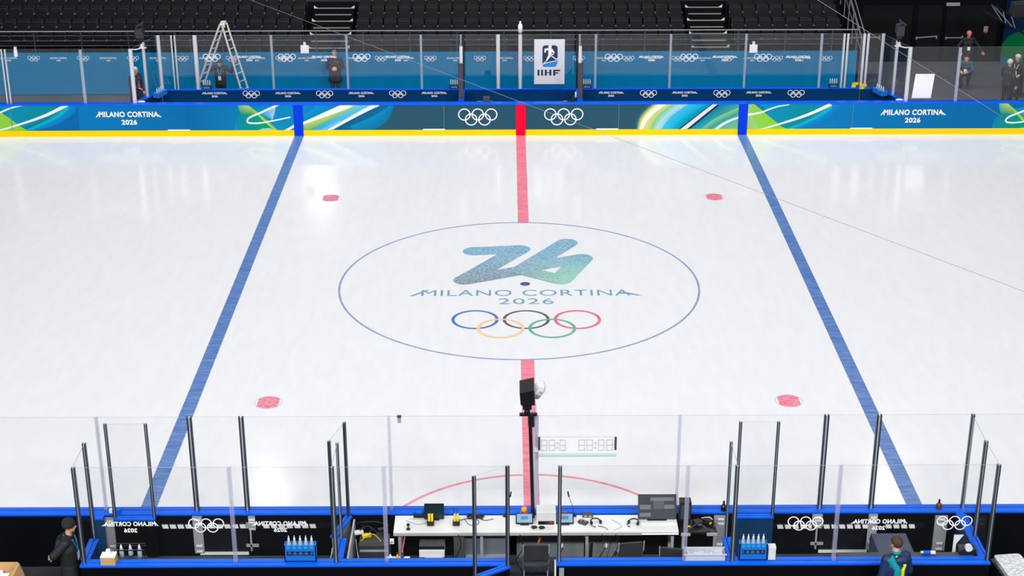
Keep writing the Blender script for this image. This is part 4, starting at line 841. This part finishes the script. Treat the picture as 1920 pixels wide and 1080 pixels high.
for a, b in (((-6.95, -14.47, 1.2), (-6.45, -14.47, 1.2)), ((-6.95, -14.33, 1.2), (-6.45, -14.33, 1.2)), ((-6.95, -14.47, 1.0), (-6.45, -14.47, 1.0)), ((-6.95, -14.33, 1.0), (-6.45, -14.33, 1.0)), ((-6.95, -14.47, 1.0), (-6.95, -14.47, 1.2)), ((-6.45, -14.47, 1.0), (-6.45, -14.47, 1.2)), ((-6.95, -14.40, 1.28), (-6.45, -14.40, 1.28))): m.cyl(a, b, .008, n=6)
m.bx(-6.95, -6.45, -14.47, -14.33, .99, 1.0); m.bx(-6.74, -6.66, -14.53, -14.33, 1.05, 1.07); m.build('frame', BPL, r)
for x in (-6.85, -6.70, -6.55): bottle(r, x, -14.40, 1.0, .25, .04)
r = thing('cardboard_box', 'small brown cardboard box on the rear wall cap', 'box', (-7.0, -14.64, 1.07)); m = MB(); m.bx(-7.12, -6.88, -14.74, -14.56, 1.07, 1.22); m.build('carton', CARD, r, .004); m = MB(); m.bx(-7.12, -6.88, -14.74, -14.56, 1.22, 1.225); m.bx(-7.03, -6.97, -14.68, -14.62, 1.225, 1.32); m.build('paper_top', WHITE, r)
r = thing('spray_can', 'blue and white spray can lying on the right box ledge', 'can', (6.5, -14.45, 1.0)); m = MB(); m.cyl((6.42, -14.47, 1.105), (6.54, -14.47, 1.10), .033, n=14, m=0); m.build('body', CAPB, r, .006); m = MB(); m.cyl((6.54, -14.47, 1.10), (6.62, -14.47, 1.097), .033, n=14); m.cyl((6.38, -14.47, 1.107), (6.42, -14.47, 1.105), .022, n=12); m.build('cap', PLG, r)
r = thing('ledge', 'grey ledge along the inside of the right box rear wall', 'ledge', (6, -14.45, 1.0)); m = MB(); m.bx(5.0, 7.25, -14.53, -14.40, 1.03, 1.065); m.build('ledge', DGREY, r)
r = thing('cool_box', 'big grey-blue cool box standing in the right penalty box', 'cool box', (6.05, -13.9, .25)); m = MB(); m.prism([(-.34, 0), (.34, 0), (.32, .56), (-.32, .56)], (6.06, -13.6, .25), X, Z, .62); m.build('tub', CASE, r, .02); m = MB(); m.prism([(-.33, 0), (.33, 0), (.30, .12), (-.30, .12)], (6.06, -13.58, .81), X, Z, .66); m.build('lid', CASE, r, .02); m = MB(); m.bx(6.28, 6.40, -14.245, -14.22, .72, .78); m.build('latch', PLG, r)
r = thing('bottle_device', 'black device with white bracket in right corner of penalty box', 'device', (7.15, -14.3, .9)); m = MB(); m.bx(7.02, 7.30, -14.5, -14.3, .98, 1.16); m.build('body', BPL, r, .012); m = MB(); m.cyl((7.16, -14.52, 1.2), (7.16, -14.45, 1.2), .06, n=14); m.build('lens', PLG, r); m = MB(); m.prism([(0, 0), (.05, 0), (.05, .25), (.16, .42), (.0, .42)], (6.94, -14.34, .94), X, Z, .01); m.build('bracket', PLG, r)
m = MB(); m.bx(7.0, 7.32, -14.5, -14.2, .25, .98); m.build('stand', BPL, r)
for x, y, l in ((7.05, -12.99, 'small dark bottle on the board cap near right end wall'), (3.3, -13.02, 'small black clamp on the board cap at right divider')):
    r = thing('cap_gadget', l, 'gadget', (x, y, 1.07)); m = MB(); m.lathe((x, y, 1.07), [(.05, 0), (.05, .08), (.03, .11), (.018, .12)]); m.build('body', mat('dark brown', (92, 50, 34), .5) if x > 5 else BPL, r); m = MB(); m.cyl((x, y, 1.19), (x, y, 1.25), .018, n=8); m.build('top', BPL, r)
r = thing('cap_box', 'small white box on the board cap at left box end', 'box', (-7.32, -13.02, 1.07)); m = MB(); m.box((-7.34, -13.02, 1.10), (.06, .06, .07)); m.build('body', WHITE, r, .005); m = MB(); m.box((-7.24, -13.0, 1.10), (.14, .12, .06)); m.build('clamp', CAPB, r, .006)
r = thing('glass_tag', 'small grey device clipped on the near glass top', 'device', (-2.29, -12.97, 2.76)); m = MB(); m.box((-2.29, -12.975, 2.83), (.06, .03, .12)); m.build('body', PGREY, r, .006); m = MB(); m.box((-2.29, -12.975, 2.89), (.07, .05, .03)); m.build('clip', DGREY, r)
# scoreboard clock in clear housing
r = thing('clear_scoreboard', 'clear scoreboard clock with grey digit outlines on near glass', 'scoreboard', (.73, -13.0, 2.155)); cz0, cz1 = 2.17, 2.52; cx0, cx1 = .07, 1.41
m = MB(); m.bx(cx0, cx1, -13.03, -12.99, cz0, cz1); m.build('housing', hazy('clear housing', (240, 243, 246), .3), r)
for x in (cx0, cx1-.035): m = MB(); m.bx(x, x+.035, -13.045, -12.985, cz0+.1, cz1); m.build('end_cap', DGREY, r)
m = MB(); m.bx(cx0, cx1, -13.05, -12.98, cz0-.03, cz0+.01); m.build('bottom_rail', mat('pale green rail', (180, 208, 202), .4), r); m = MB(); m.bx(cx0, cx1, -13.035, -12.985, cz1, cz1+.006); m.build('top_rail', PLG, r)
def seg(x, z, w=.095, h=.20):
    m = MB(); t = .008; y0, y1 = -13.036, -13.03
    for zz in (z, z+h/2, z+h): m.bx(x, x+w, y0, y1, zz-t/2, zz+t/2)
    for xx in (x, x+w): m.bx(xx-t/2, xx+t/2, y0, y1, z, z+h)
    m.build('digit', SEGM, r)
for x in (.124, .258, .441, .767, .903, 1.10, 1.243): seg(x, cz0+.09)
for x in (.397, 1.05):
    m = MB()
    for z in (.14, .23): m.bx(x-.012, x+.012, -13.036, -13.03, cz0+z-.012, cz0+z+.012)
    m.build('colon', SEGM, r)
m = MB(); m.bx(.0, .08, -13.03, -12.97, cz0+.05, cz0+.12); m.build('bracket', PLG, r)
# robotic cameras
def robot_camera(x, y, z0, ztop, l, cat='camera', pole=True, k=1., flip=1, hous=BPL, white=True):
    r = thing('robotic_camera', l, cat, (x, y, z0))
    if pole:
        m = MB(); m.tube([(x+.085, y-.02, z0), (x+.03, y, ztop-.5)], .032, 12); m.build('pole', BPL, r)
        m = MB(); m.cyl((x+.05, y, ztop-.62), (x+.045, y, ztop-.42), .06, n=12); m.build('clamp', BPL, r)
        m = MB(); m.box((x, y, ztop-.40), (.30, .06, .05)); m.build('crossbar', BPL, r, .006)
    zb = ztop-.38
    m = MB(); m.lathe((x-.02*k, y, zb), [(.05*k, 0), (.05*k, .06*k), (.03*k, .08*k), (.03*k, .16*k)]); m.box((x-.02*k, y, zb+.13*k), (.15*k, .12*k, .07*k)); m.build('pan_head', BPL, r)
    m = MB(); m.tube([(x-.11*k, y, zb+.3*k), (x-.11*k, y, zb+.16*k), (x-.06*k, y, zb+.13*k)], .012*k, 8); m.tube([(x+.09*k, y, zb+.3*k), (x+.08*k, y, zb+.17*k), (x+.03*k, y, zb+.13*k)], .012*k, 8); m.build('yoke', BPL, r)
    m = MB(); m.T = Matrix.Translation((x-.01*k, y, zb+.40*k)) @ Matrix.Rotation(.35, 4, 'X'); m.prism([(-.12*k, -.17*k), (.12*k, -.17*k), (.10*k, .19*k), (-.14*k, .12*k)], (0, .15*k, 0), X, Z, .3*k); m.build('housing', hous, r, .015*k)
    m = MB(); m.T = Matrix.Translation((x-.02*k, y, zb+.40*k)) @ Matrix.Rotation(.35, 4, 'X'); m.cyl((0, .1*k, 0), (0, .22*k, 0), .07*k, .085*k, 16); m.build('lens', BPL, r)
    if white:
        m = MB(); m.T = Matrix.Translation((x+.15*k*flip, y+.05*k, zb+.42*k)) @ Matrix.Rotation(.35, 4, 'X') @ Matrix.Rotation(.35*flip, 4, 'Y'); m.sph((0.02, 0, 0.0), (.12*k, .13*k, .21*k), 6, 4); m.box((.02*k, -.08*k, -.05*k), (.1*k, .06*k, .06*k), 1); m.cyl((.03*k, -.1*k, .06*k), (.06*k, -.12*k, .06*k), .02*k, n=8, m=1); m.build('rain_cover', [mat('clear cover', (222, 226, 230), .3), PGREY], r)
    return r
robot_camera(-.10, -13.17, DZ, 3.42, 'black robotic camera with white cover on tall pole at desk')
for sx, l in ((-1, 'dark robotic camera on the glass corner, left end of far bench'), (1, 'dark robotic camera on the glass corner, right end of far bench')):
    r = robot_camera(sx*12.12, 13.1, 2.86, 3.36, l, 'camera', False, 1.0, -1, mat('charcoal housing', (44, 46, 54), .5), False)
    m = MB(); m.lathe((sx*12.12, 13.1, 2.83), [(.07, 0), (.07, .05), (.035, .07), (.035, .16)]); m.build('white_mount', PLG, r)
    m = MB(); m.box((sx*12.12+.03, 13.02, 3.62), (.05, .12, .3), 0, 0, .0, .9*-sx); m.build('sun_shade', mat('charcoal housing', (44, 46, 54), .5), r, .01)
    m = MB(); m.tube([(sx*12.43, 12.95, 2.83), (sx*12.3, 13.05, 2.80), (sx*12.12, 13.1, 2.84), (sx*12.0, 13.2, 2.82)], .02, 8); m.build('mount_arm', PLG, r)
# stepladder behind the far bench
LADM = mat('bright aluminium', (226, 228, 232), .4, .3)
r = thing('stepladder', 'tall aluminium stepladder standing behind the far bench glass', 'ladder', (-9.9, 15.6, 0)); top = Vector((-9.88, 15.45, 3.08))
for fx_, nm in ((-11.18, 'l'), (-9.12, 'r')):
    foot = Vector((fx_, 15.45, 0)); off = Vector((.075, .15, 0))
    rails = []
    for s in (-1, 1):
        a = foot+off*s*1.25; b = top+off*s*.8+Vector((.03 if nm == 'r' else -.03, 0, 0)); m = MB(); m.tube([a, b], .034, 8); m.build('side_rail', LADM, r); rails.append((a, b))
    for i in range(1, 11):
        t = i/11; m = MB(); m.cyl(rails[0][0].lerp(rails[0][1], t), rails[1][0].lerp(rails[1][1], t), .018, n=8); m.build('rung', LADM, r)
    if nm == 'r':
        m = MB(); m.box(rails[0][0].lerp(rails[0][1], .27), (.12, .08, .16)); m.build('hinge_lock', YEL, r)
m = MB(); m.box(top+Vector((0, 0, .02)), (.16, .32, .08)); m.build('top_hinge', PLG, r); m = MB(); m.box(top+Vector((.06, -.19, -.05)), (.06, .04, .08)); m.build('hinge_lock', YEL, r)
# small things on the far bench
def far_carrier(x, y, z, l):
    r = thing('bottle_carrier', l, 'bottle carrier', (x, y, z)); m = MB(); m.bx(x-.15, x+.15, y-.07, y+.07, z, z+.13); m.build('basket', mat('dark basket', (12, 26, 60), .5), r, .008); m = MB(); m.bx(x-.11, x+.11, y-.075, y-.07, z+.03, z+.09); m.build('label', mat('sky label', (60, 140, 225), .5), r)
    for i in range(4): bottle(r, x-.105+i*.07, y, z+.08, .22, .028)
for x, l in ((-10.42, 'dark bottle carrier on the far bench wall under the ladder'), (-2.2, 'dark bottle carrier on far bench wall left of left padded post'), (2.22, 'dark bottle carrier on far bench wall right of hanging sign'), (10.42, 'dark bottle carrier on far bench wall by the yellow clamps')): far_carrier(x, 14.61, 1.07, l)
for x, y, z, l in ((11.15, 14.62, 1.07, 'left of two yellow clamps on the far bench wall'), (11.4, 14.5, 1.04, 'right of two yellow clamps on the far bench wall')):
    r = thing('yellow_clamp', l, 'clamp', (x, y, z)); m = MB(); m.prism([(-.12, 0), (-.03, 0), (.0, .06), (.1, .1), (.12, .16), (-.02, .17), (-.10, .12)], (x, y+.03, z), X, Z, .06); m.build('jaw', YEL, r, .008); m = MB(); m.box((x-.02, y, z+.03), (.1, .08, .03)); m.build('pad', PLG, r)
m = MB(); m.box((-1.10, 12.97, 1.165), (.22, .05, .19)); tag(m.build('grey_unit', DGREY, None, .008), 'small grey unit on the far board cap, left of centre', 'unit')
r = thing('green_strip', 'thin green strip lying on far board cap left of centre', 'strip', (-1.1, 12.99, 1.07)); m = MB(); m.bx(-1.42, -.9, 12.98, 13.01, 1.07, 1.085); m.build('strip', GREENP, r)
r = thing('black_gadget', 'black gadget lying on far board cap near right padded post', 'gadget', (1.66, 12.98, 1.07)); m = MB(); m.bx(1.5, 1.75, 12.95, 13.01, 1.07, 1.11); m.prism([(0, 0), (.12, 0), (.14, .16), (.09, .17)], (1.62, 13.0, 1.1), X, Z, .05); m.build('body', BPL, r, .008); m = MB(); m.bx(1.38, 1.5, 12.96, 13.0, 1.07, 1.095); m.build('grip', BRED, r)
r = thing('clip_light', 'small pale clip fixed beside the right padded post', 'clip', (1.78, 13.0, 1.07)); m = MB(); m.bx(1.755, 1.80, 12.99, 13.02, 1.2, 1.38); m.build('body', PLG, r, .006); m = MB(); m.bx(1.765, 1.79, 13.0, 13.02, 1.07, 1.2); m.build('stem', BPL, r)
for sx, w in ((-1, 'left'), (1, 'right')):
    r = thing('end_caddy', 'blue bottle caddy on the %s slanting end of far bench' % w, 'bottle carrier', (sx*11.88, 14.0, 1.0)); m = MB(); m.T = Matrix.Translation((sx*11.86, 14.03, 1.0)) @ Matrix.Rotation(sx*.3, 4, 'Z'); m.bx(-.11, .11, -.3, .3, 0, .16); m.build('basket', mat('caddy blue', (30, 120, 220), .5), r, .01)
    for i in range(4): bottle(r, sx*(11.86)-sx*(i-1.5)*.04, 14.03+(i-1.5)*.13, 1.04, .26, .035)
    r = thing('white_pouch', 'white pouch on the board cap by the %s bench end' % w, 'pouch', (sx*12.26, 12.98, 1.07)); m = MB(); m.sph((sx*12.26, 12.98, 1.10), (.13, .04, .035), 14, 8); m.build('body', WHITE, r, 0, True); m = MB(); m.box((sx*12.26, 12.94, 1.10), (.06, .01, .03)); m.build('flap', PLG, r)
# near foreground boxes
r = thing('open_carton', 'open brown carton at the lower left picture corner', 'box', (-9.0, -14.6, 0)); zc = .84
m = MB(); m.bx(-9.6, -8.62, -14.85, -14.83, .3, zc); m.bx(-9.6, -8.62, -14.27, -14.25, .3, zc); m.bx(-8.64, -8.62, -14.85, -14.25, .3, zc); m.bx(-9.6, -9.58, -14.85, -14.25, .3, zc); m.bx(-9.6, -8.62, -14.85, -14.25, .3, .62); m.bx(-9.55, -8.66, -14.8, -14.3, 0, .3, 1); m.build('carton', [CARD, BPL], r)
m = MB(); m.box((-9.05, -14.5, .68), (.4, .3, .1), 0, .2); m.build('white_packet', PAPER, r); m = MB(); m.box((-9.2, -14.6, .74), (.2, .1, .02), 0, .2); m.box((-8.8, -14.55, .72), (.16, .14, .1), 1); m.build('blue_packet', [CYAN, PAPER], r)
m = MB(); m.prism([(0, 0), (.06, -.22), (.08, -.22), (.02, 0)], (-8.62, -14.3, zc), X, Z, .5); m.build('flap', CARD, r)
r = thing('silver_foil_case', 'silver foil covered case at the lower right picture corner', 'case', (7.95, -14.7, 0)); m = MB(); m.T = Matrix.Translation((7.93, -14.72, 0)) @ Matrix.Rotation(.12, 4, 'Z'); m.prism(rrect(.46, .9, .06), (0, 0, .86), X, Y, .08); m.build('foil_cover', FOIL, r, .01); m = MB(); m.T = Matrix.Translation((7.93, -14.72, 0)) @ Matrix.Rotation(.12, 4, 'Z'); m.bx(-.27, .27, -.47, .47, 0, .86); m.build('base', BPL, r, .01)
m = MB(); m.box((7.72, -14.45, .9), (.05, .14, .06), 0, .12); m.build('white_handle', WHITE, r, .01)

# ------------------------------------------------------------------ people
def person(label, loc, yaw, J, mats, vox=.012, hair=None, hat=None, extras=(), scale=1., eyes=True, bulk=1., coat=0.):
    """J: joint overrides in the body frame (x right, y forward, z up). mats: skin, top, trousers, shoes"""
    P = dict(pel=(0, 0, .96), che=(0, .0, 1.27), nec=(0, .0, 1.46), hea=(0, .035, 1.63), shl=(-.175, 0, 1.42), shr=(.175, 0, 1.42), ell=(-.25, -.03, 1.14), elr=(.25, -.03, 1.14),
             wrl=(-.26, .08, .90), wrr=(.26, .08, .90), hil=(-.09, 0, .92), hir=(.09, 0, .92), knl=(-.10, .03, .50), knr=(.10, .03, .50), anl=(-.11, -.03, .09), anr=(.11, -.03, .09), look=0.)
    P.update(J); V = {k: Vector(v) for k, v in P.items() if k != 'look'}
    caps = []
    def c(p, q, r0, r1, t): caps.append((Vector(p), Vector(q), r0, r1, t))
    S, T, L, K = 0, 1, 2, 3
    pel, che, nec, hea = V['pel'], V['che'], V['nec'], V['hea']; ax = (V['shr']-V['shl']).normalized()
    for s in (-1, 0, 1):
        c(pel+ax*s*.06*bulk, che+ax*s*.075*bulk, .118*bulk, .128*bulk, T); c(che+ax*s*.075*bulk, nec+ax*s*.07-Z*.07, .125*bulk, .085, T)
        if coat: c(pel+ax*s*.07, pel+ax*s*.09-Z*coat, .125*bulk, .14*bulk, T)
    c(pel+ax*-.07-Z*.04, pel+ax*.07-Z*.04, .118, .118, T); c(V['shl'], V['shr'], .082, .082, T)
    c(nec-Z*.03, hea-Z*.04, .056, .055, S); c(nec-Z*.04, nec+Z*.01, .075, .062, T)
    f = Vector((math.sin(P['look']), math.cos(P['look']), 0)); sd = Vector((f.y, -f.x, 0))
    c(hea+Z*.03-f*.015, hea+Z*.025+f*.012, .092, .088, S); c(hea-Z*.05+f*.035, hea-Z*.075+f*.05, .06, .042, S)   # skull, jaw
    c(hea+f*.085+Z*.012, hea+f*.108-Z*.02, .012, .017, S); c(hea+f*.09-Z*.052-sd*.014, hea+f*.09-Z*.052+sd*.014, .011, .011, S)
    for s in (-1, 1): c(hea+sd*s*.086-f*.012+Z*.01, hea+sd*s*.09-f*.012-Z*.02, .017, .012, S)
    for a in 'lr':
        sh, el, wr = V['sh'+a], V['el'+a], V['wr'+a]; d = (wr-el).normalized()
        c(sh, el, .072*bulk, .060*bulk, T); c(el, wr, .060*bulk, .044, T)
        h = wr+d*.035; up = Vector((0, 1, 0)) if abs(d.y) < .8 else Z; w = d.cross(up).normalized(); nn = w.cross(d)
        c(wr, h, .030, .034, S); c(h-w*.02, h+d*.05-w*.026, .022, .020, S); c(h+w*.02, h+d*.05+w*.026, .022, .020, S)
        for i, (o, ln) in enumerate(((-.034, .055), (-.012, .068), (.011, .072), (.033, .062))):
            b = h+d*.06+w*o; m1 = b+d*ln*.5-nn*.012; c(b, m1, .0105, .0105, S); c(m1, m1+d*ln*.4-nn*.03, .0105, .009, S)
        b = h+w*.035; c(b, b+d*.035+w*.026, .013, .012, S); c(b+d*.035+w*.026, b+d*.066+w*.028-nn*.012, .012, .010, S)
        hi, kn, an = V['hi'+a], V['kn'+a], V['an'+a]
        c(hi, kn, .098, .070, L); c(kn, an, .068, .050, L); fo = Vector((.02 if a == 'r' else -.02, 1, 0)).normalized()
        c(an-Z*.035-fo*.03, an-Z*.045+fo*.13, .048, .036, K); c(an+Z*.01, an-Z*.03, .05, .048, K)
    m = MB()
    for p, q, r0, r1, t in caps:
        m.sph(p, r0, 14, 8); m.sph(q, r1, 14, 8)
        if (q-p).length > 1e-4: m.cyl(p, q, r0, r1, 14)
    me = bpy.data.meshes.new('tmp'); me.from_pydata(m.v, [], m.f); ob = bpy.data.objects.new('tmp', me); C.objects.link(ob)
    md = ob.modifiers.new('r', 'REMESH'); md.mode = 'VOXEL'; md.voxel_size = vox; sm = ob.modifiers.new('s', 'SMOOTH'); sm.iterations = 2; sm.factor = .5
    me2 = bpy.data.meshes.new_from_object(ob.evaluated_get(bpy.context.evaluated_depsgraph_get())); bpy.data.objects.remove(ob); me2.name = 'body'
    n = len(me2.polygons); ce = np.zeros(n*3); me2.polygons.foreach_get('center', ce); ce = ce.reshape(-1, 3); best = np.full(n, 1e9); idx = np.zeros(n, int)
    for p, q, r0, r1, t in caps:
        p_, q_ = np.array(p), np.array(q); d = q_-p_; L2 = max(1e-9, d@d); s_ = np.clip(((ce-p_)@d)/L2, 0, 1); ds = np.linalg.norm(ce-p_-s_[:, None]*d, axis=1)-(r0+(r1-r0)*s_)
        w_ = ds < best; best[w_] = ds[w_]; idx[w_] = t
    for mm in mats: me2.materials.append(mm)
    me2.polygons.foreach_set('material_index', idx.tolist()); me2.polygons.foreach_set('use_smooth', [True]*n)
    R = thing('person', label, 'person', loc); R.rotation_euler = (0, 0, yaw); R.scale = (scale,)*3; W[R.name] = Vector((0, 0, 0))
    b = bpy.data.objects.new('body', me2); C.objects.link(b); b.parent = R; W[b.name] = Vector((0, 0, 0))
    if eyes:
        for s in (-1, 1):
            k = MB(); k.sph(hea+f*.083+sd*s*.032+Z*.014, .012, 10, 6); k.build('eye', BPL, R)
    HM = Matrix(((sd.x, f.x, 0, 0), (sd.y, f.y, 0, 0), (0, 0, 1, 0), (0, 0, 0, 1)))
    if hair:
        k = MB(); k.T = Matrix.Translation(hea+Z*.028-f*.012) @ HM @ Matrix.Rotation(.55, 4, 'X'); k.sph((0, 0, 0), (.099, .107, .101), 18, 8, 0, 0, PI*.56); k.build('hair', hair, R, 0, True)
    if hat:
        k = MB(); k.T = Matrix.Translation(hea+Z*.035-f*.005) @ HM @ Matrix.Rotation(.15, 4, 'X'); k.sph((0, 0, 0), (.104, .112, .118), 18, 8, 0, 0, PI*.5); k.lathe((0, 0, -.03), [(.1, 0), (.112, 0), (.112, .05), (.1, .05)], 18); k.build('knit_hat', hat, R, 0, True)
    for nm, fn, mt in extras:
        k = MB(); fn(k, V, f, sd); k.build(nm, mt, R)
    return R
def lanyard(k, V, f, sd):
    for s in (-1, 1): k.tube([V['nec']+sd*s*.07-f*.01+Z*.0, V['nec']+sd*s*.075+f*.085-Z*.05, V['che']+f*.145+sd*s*.03, V['che']+f*.15-Z*.10], .011, 6)
    k.tube([V['nec']-sd*.07-f*.01, V['nec']-f*.08, V['nec']+sd*.07-f*.01], .011, 6)
def badge(k, V, f, sd):
    c = V['che']+f*.158-Z*.16; k.prism([(-.05, -.07), (.05, -.07), (.05, .07), (-.05, .07)], c, sd, Z, .01)
JKB = mat('black jacket', (24, 25, 28), .7); TRB = mat('black trousers', (20, 21, 24), .7); SHO = mat('dark shoes', (16, 16, 18), .5); HATM = mat('charcoal knit', (30, 32, 34), .9)
LAN = mat('cyan lanyard', (20, 140, 190), .6); NAVJ = mat('navy jacket', (10, 42, 86), .6); TEALJ = mat('teal jacket panel', (0, 150, 160), .6); YELJ = mat('yellow jacket stripe', (210, 220, 20), .6)
HBR = mat('brown hair', (66, 48, 38), .8); HGR = mat('white hair', (214, 214, 210), .8); HDK = mat('dark hair', (40, 36, 34), .8); GRYJ = mat('dark grey jacket', (46, 46, 52), .7); GRYT = mat('grey trousers', (64, 62, 64), .7); BLUJ = mat('blue grey shirt', (52, 86, 112), .7)
person('person in black coat, knit hat and blue lanyard standing at the left box', (-7.70, -14.46, -.002), -PI/2, dict(wrl=(-.10, -.25, 1.10), ell=(-.27, -.20, 1.24), wrr=(.10, -.26, 1.12), elr=(.27, -.18, 1.24), hea=(0, .05, 1.66), nec=(0, .02, 1.48), knl=(-.09, -.02, .5), knr=(.1, .02, .5)),
       [SKIN, JKB, TRB, SHO], .008, None, HATM, (('lanyard', lanyard, LAN), ('badge', badge, PLG)), 1.0, True, 1.15, .45)
def hood(k, V, f, sd): k.T = Matrix.Translation(V['nec']-f*.08-Z*.05); k.T = k.T @ Matrix.Translation((.03, -.03, -.02)); k.sph((0, 0, 0), (.15, .08, .085), 16, 10)
def panelT(k, V, f, sd):
    for a, b, w in ((V['shl']+Z*.05-f*.06, V['che']-f*.12-ax_(V)*.08, .07), (V['che']-f*.12-ax_(V)*.08, V['pel']-f*.11-ax_(V)*.06, .07)): k.cyl(a, b, w, w*.9, 14)
def ax_(V): return (V['shr']-V['shl']).normalized()
def panelY(k, V, f, sd):
    k.tube([V['shl']+Z*.05-f*.05+ax_(V)*.12, V['che']-f*.165+ax_(V)*.03+Z*.07, V['che']-f*.175-ax_(V)*.01, V['pel']-f*.165-ax_(V)*.0], .028, 8)
def collar(k, V, f, sd): k.T = Matrix.Translation(V['nec']+Z*.03); k.lathe((0, 0, 0), [(.072, 0), (.078, 0), (.074, .03), (.066, .03)], 16)
person('person in navy jacket with teal and yellow panel, seen from behind', (5.80, -15.12, -.002), .35, dict(hea=(0, .04, 1.66), nec=(0, .01, 1.48), look=-.25, wrl=(-.27, .14, .92), wrr=(.26, .12, .9)),
       [SKIN, NAVJ, TRB, SHO], .009, HBR, None, (('hood', hood, NAVJ), ('teal_panel', panelT, TEALJ), ('yellow_stripe', panelY, YELJ), ('collar', collar, TEALJ)), 1.0, False, 1.18)
person('person in dark coat behind the slanting glass, left bench end', (-12.86, 14.95, -.002), -2.2, dict(wrr=(.12, .25, 1.08), elr=(.24, .03, 1.12)), [SKIN, GRYJ, TRB, SHO], .014, HGR, None, (('lanyard', lanyard, BRED), ('badge', badge, BRED)), 1.0, True, 1.2, .4)
person('person in cap raising both arms to hold the stepladder', (-10.2, 16.0, -.002), PI, dict(ell=(-.40, .06, 1.32), wrl=(-.50, .10, 1.60), elr=(.36, .06, 1.34), wrr=(.42, .1, 1.58), shl=(-.18, 0, 1.44), shr=(.18, 0, 1.44)), [SKIN, GRYJ, TRB, SHO], .013, None, mat('brown grey cap', (78, 72, 66), .8), (('lanyard', lanyard, CYAN), ('badge', badge, PLG)))
person('person in dark parka standing behind far glass, hands together', (-6.42, 17.2, -.002), PI, dict(ell=(-.27, .0, 1.15), wrl=(-.09, .2, 1.12), elr=(.27, .0, 1.15), wrr=(.09, .2, 1.12), anl=(-.14, 0, .09), anr=(.14, 0, .09)), [SKIN, GRYJ, GRYT, SHO], .014, mat('grey brown hair', (120, 112, 92), .8), None, (('badge', badge, PLG),), 1.0, True, 1.12, .25)
person('person in dark suit standing by the black doors, arms apart', (16.3, 19.85, -.002), PI, dict(ell=(-.36, .02, 1.2), wrl=(-.50, .12, 1.0), elr=(.34, .02, 1.2), wrr=(.30, .2, 1.02)), [mat('ruddy skin', (220, 130, 112), .6), JKB, TRB, SHO], .014, None, None, (('shirt', badge, WHITE), ('lanyard', lanyard, BPL)), 1.0)
person('person crouching in blue shirt in front of the suited man', (15.92, 18.45, -.002), 2.7, dict(pel=(0, -.12, .55), che=(0, .0, .80), nec=(0, .06, .97), hea=(0, .11, 1.09), shl=(-.17, .04, .92), shr=(.17, .04, .92), ell=(-.25, .12, .70), elr=(.25, .12, .70), wrl=(-.12, .30, .66), wrr=(.13, .30, .66),
       hil=(-.09, -.12, .50), hir=(.09, -.12, .50), knl=(-.14, .24, .46), knr=(.14, .22, .40), anl=(-.12, .02, .09), anr=(.12, -.02, .09)), [SKIN, BLUJ, TRB, SHO], .014, HDK, None, (('badge', badge, WHITE),))
person('person with white hair and dark jacket, turned away, of the talking pair', (16.55, 15.65, -.002), -.9, dict(ell=(-.26, .06, 1.16), wrl=(-.2, .22, .98)), [SKIN, GRYJ, TRB, SHO], .013, HGR, None, ())
person('person with grey hair and dark suit facing the white haired person', (17.05, 16.35, -.002), 2.5, dict(elr=(.3, .1, 1.18), wrr=(.22, .33, 1.15), ell=(-.27, .03, 1.15), wrl=(-.2, .26, 1.1)), [SKIN, JKB, TRB, SHO], .013, HGR, None, (('shirt', badge, WHITE), ('lanyard', lanyard, PLG)))

# ------------------------------------------------------------------ lights, world, camera
def area(x, y, z, sx, sy, e, rx=0, ry=0, col=(1, .99, .98)):
    l = bpy.data.lights.new('arena_lamp', 'AREA'); l.shape = 'RECTANGLE'; l.size = sx; l.size_y = sy; l.energy = e; l.color = col
    o = bpy.data.objects.new('arena_lamp', l); o.location = (x, y, z); o.rotation_euler = (rx, ry, 0); C.objects.link(o)
KE = .68
for x in (-24, -12, 0, 12, 24):
    area(x, -34, 20, 7, 2, 5200*KE, math.radians(62)); area(x*.85, -2, 18, 7, 1.5, 600*KE); area(x*.85, 12, 18, 7, 1.5, 1100*KE)
area(-10.4, 21.1, 18, 1.2, 1.2, 150*KE, math.radians(-20)); area(15.2, 20.9, 18, 1.2, 1.2, 150*KE, math.radians(-20)); area(-12.5, 61, 18, 1.6, 1.6, 90*KE, math.radians(-65))
w = bpy.data.worlds.new('World'); bpy.context.scene.world = w; w.use_nodes = True
w.node_tree.nodes['Background'].inputs[0].default_value = (.6, .7, .85, 1); w.node_tree.nodes['Background'].inputs[1].default_value = .05
sc = bpy.context.scene
cam = bpy.data.cameras.new('camera'); co = bpy.data.objects.new('camera', cam); C.objects.link(co); sc.camera = co
cam.sensor_width = 36; cam.lens = 3010.3874/1920*36; cam.clip_end = 300
yaw, pit, rol = .0031, .3908, -.0018
fw_ = Vector((math.sin(yaw)*math.cos(pit), math.cos(yaw)*math.cos(pit), -math.sin(pit))); rt = Vector((math.cos(yaw), -math.sin(yaw), 0)); up = rt.cross(fw_)
r2 = math.cos(rol)*rt+math.sin(rol)*up; u2 = -math.sin(rol)*rt+math.cos(rol)*up
M = Matrix((r2, u2, -fw_)).transposed().to_4x4(); M.translation = (-.4465, -37.3477, 15.2819); co.matrix_world = M
sc.view_settings.view_transform = 'Standard'; sc.view_settings.look = 'None'; sc.view_settings.gamma = 1; sc.view_settings.exposure = 0; sc.view_settings.use_curve_mapping = False
sc.cycles.transparent_max_bounces = 40; sc.cycles.max_bounces = 8; sc.cycles.glossy_bounces = 4; sc.cycles.sample_clamp_indirect = 4
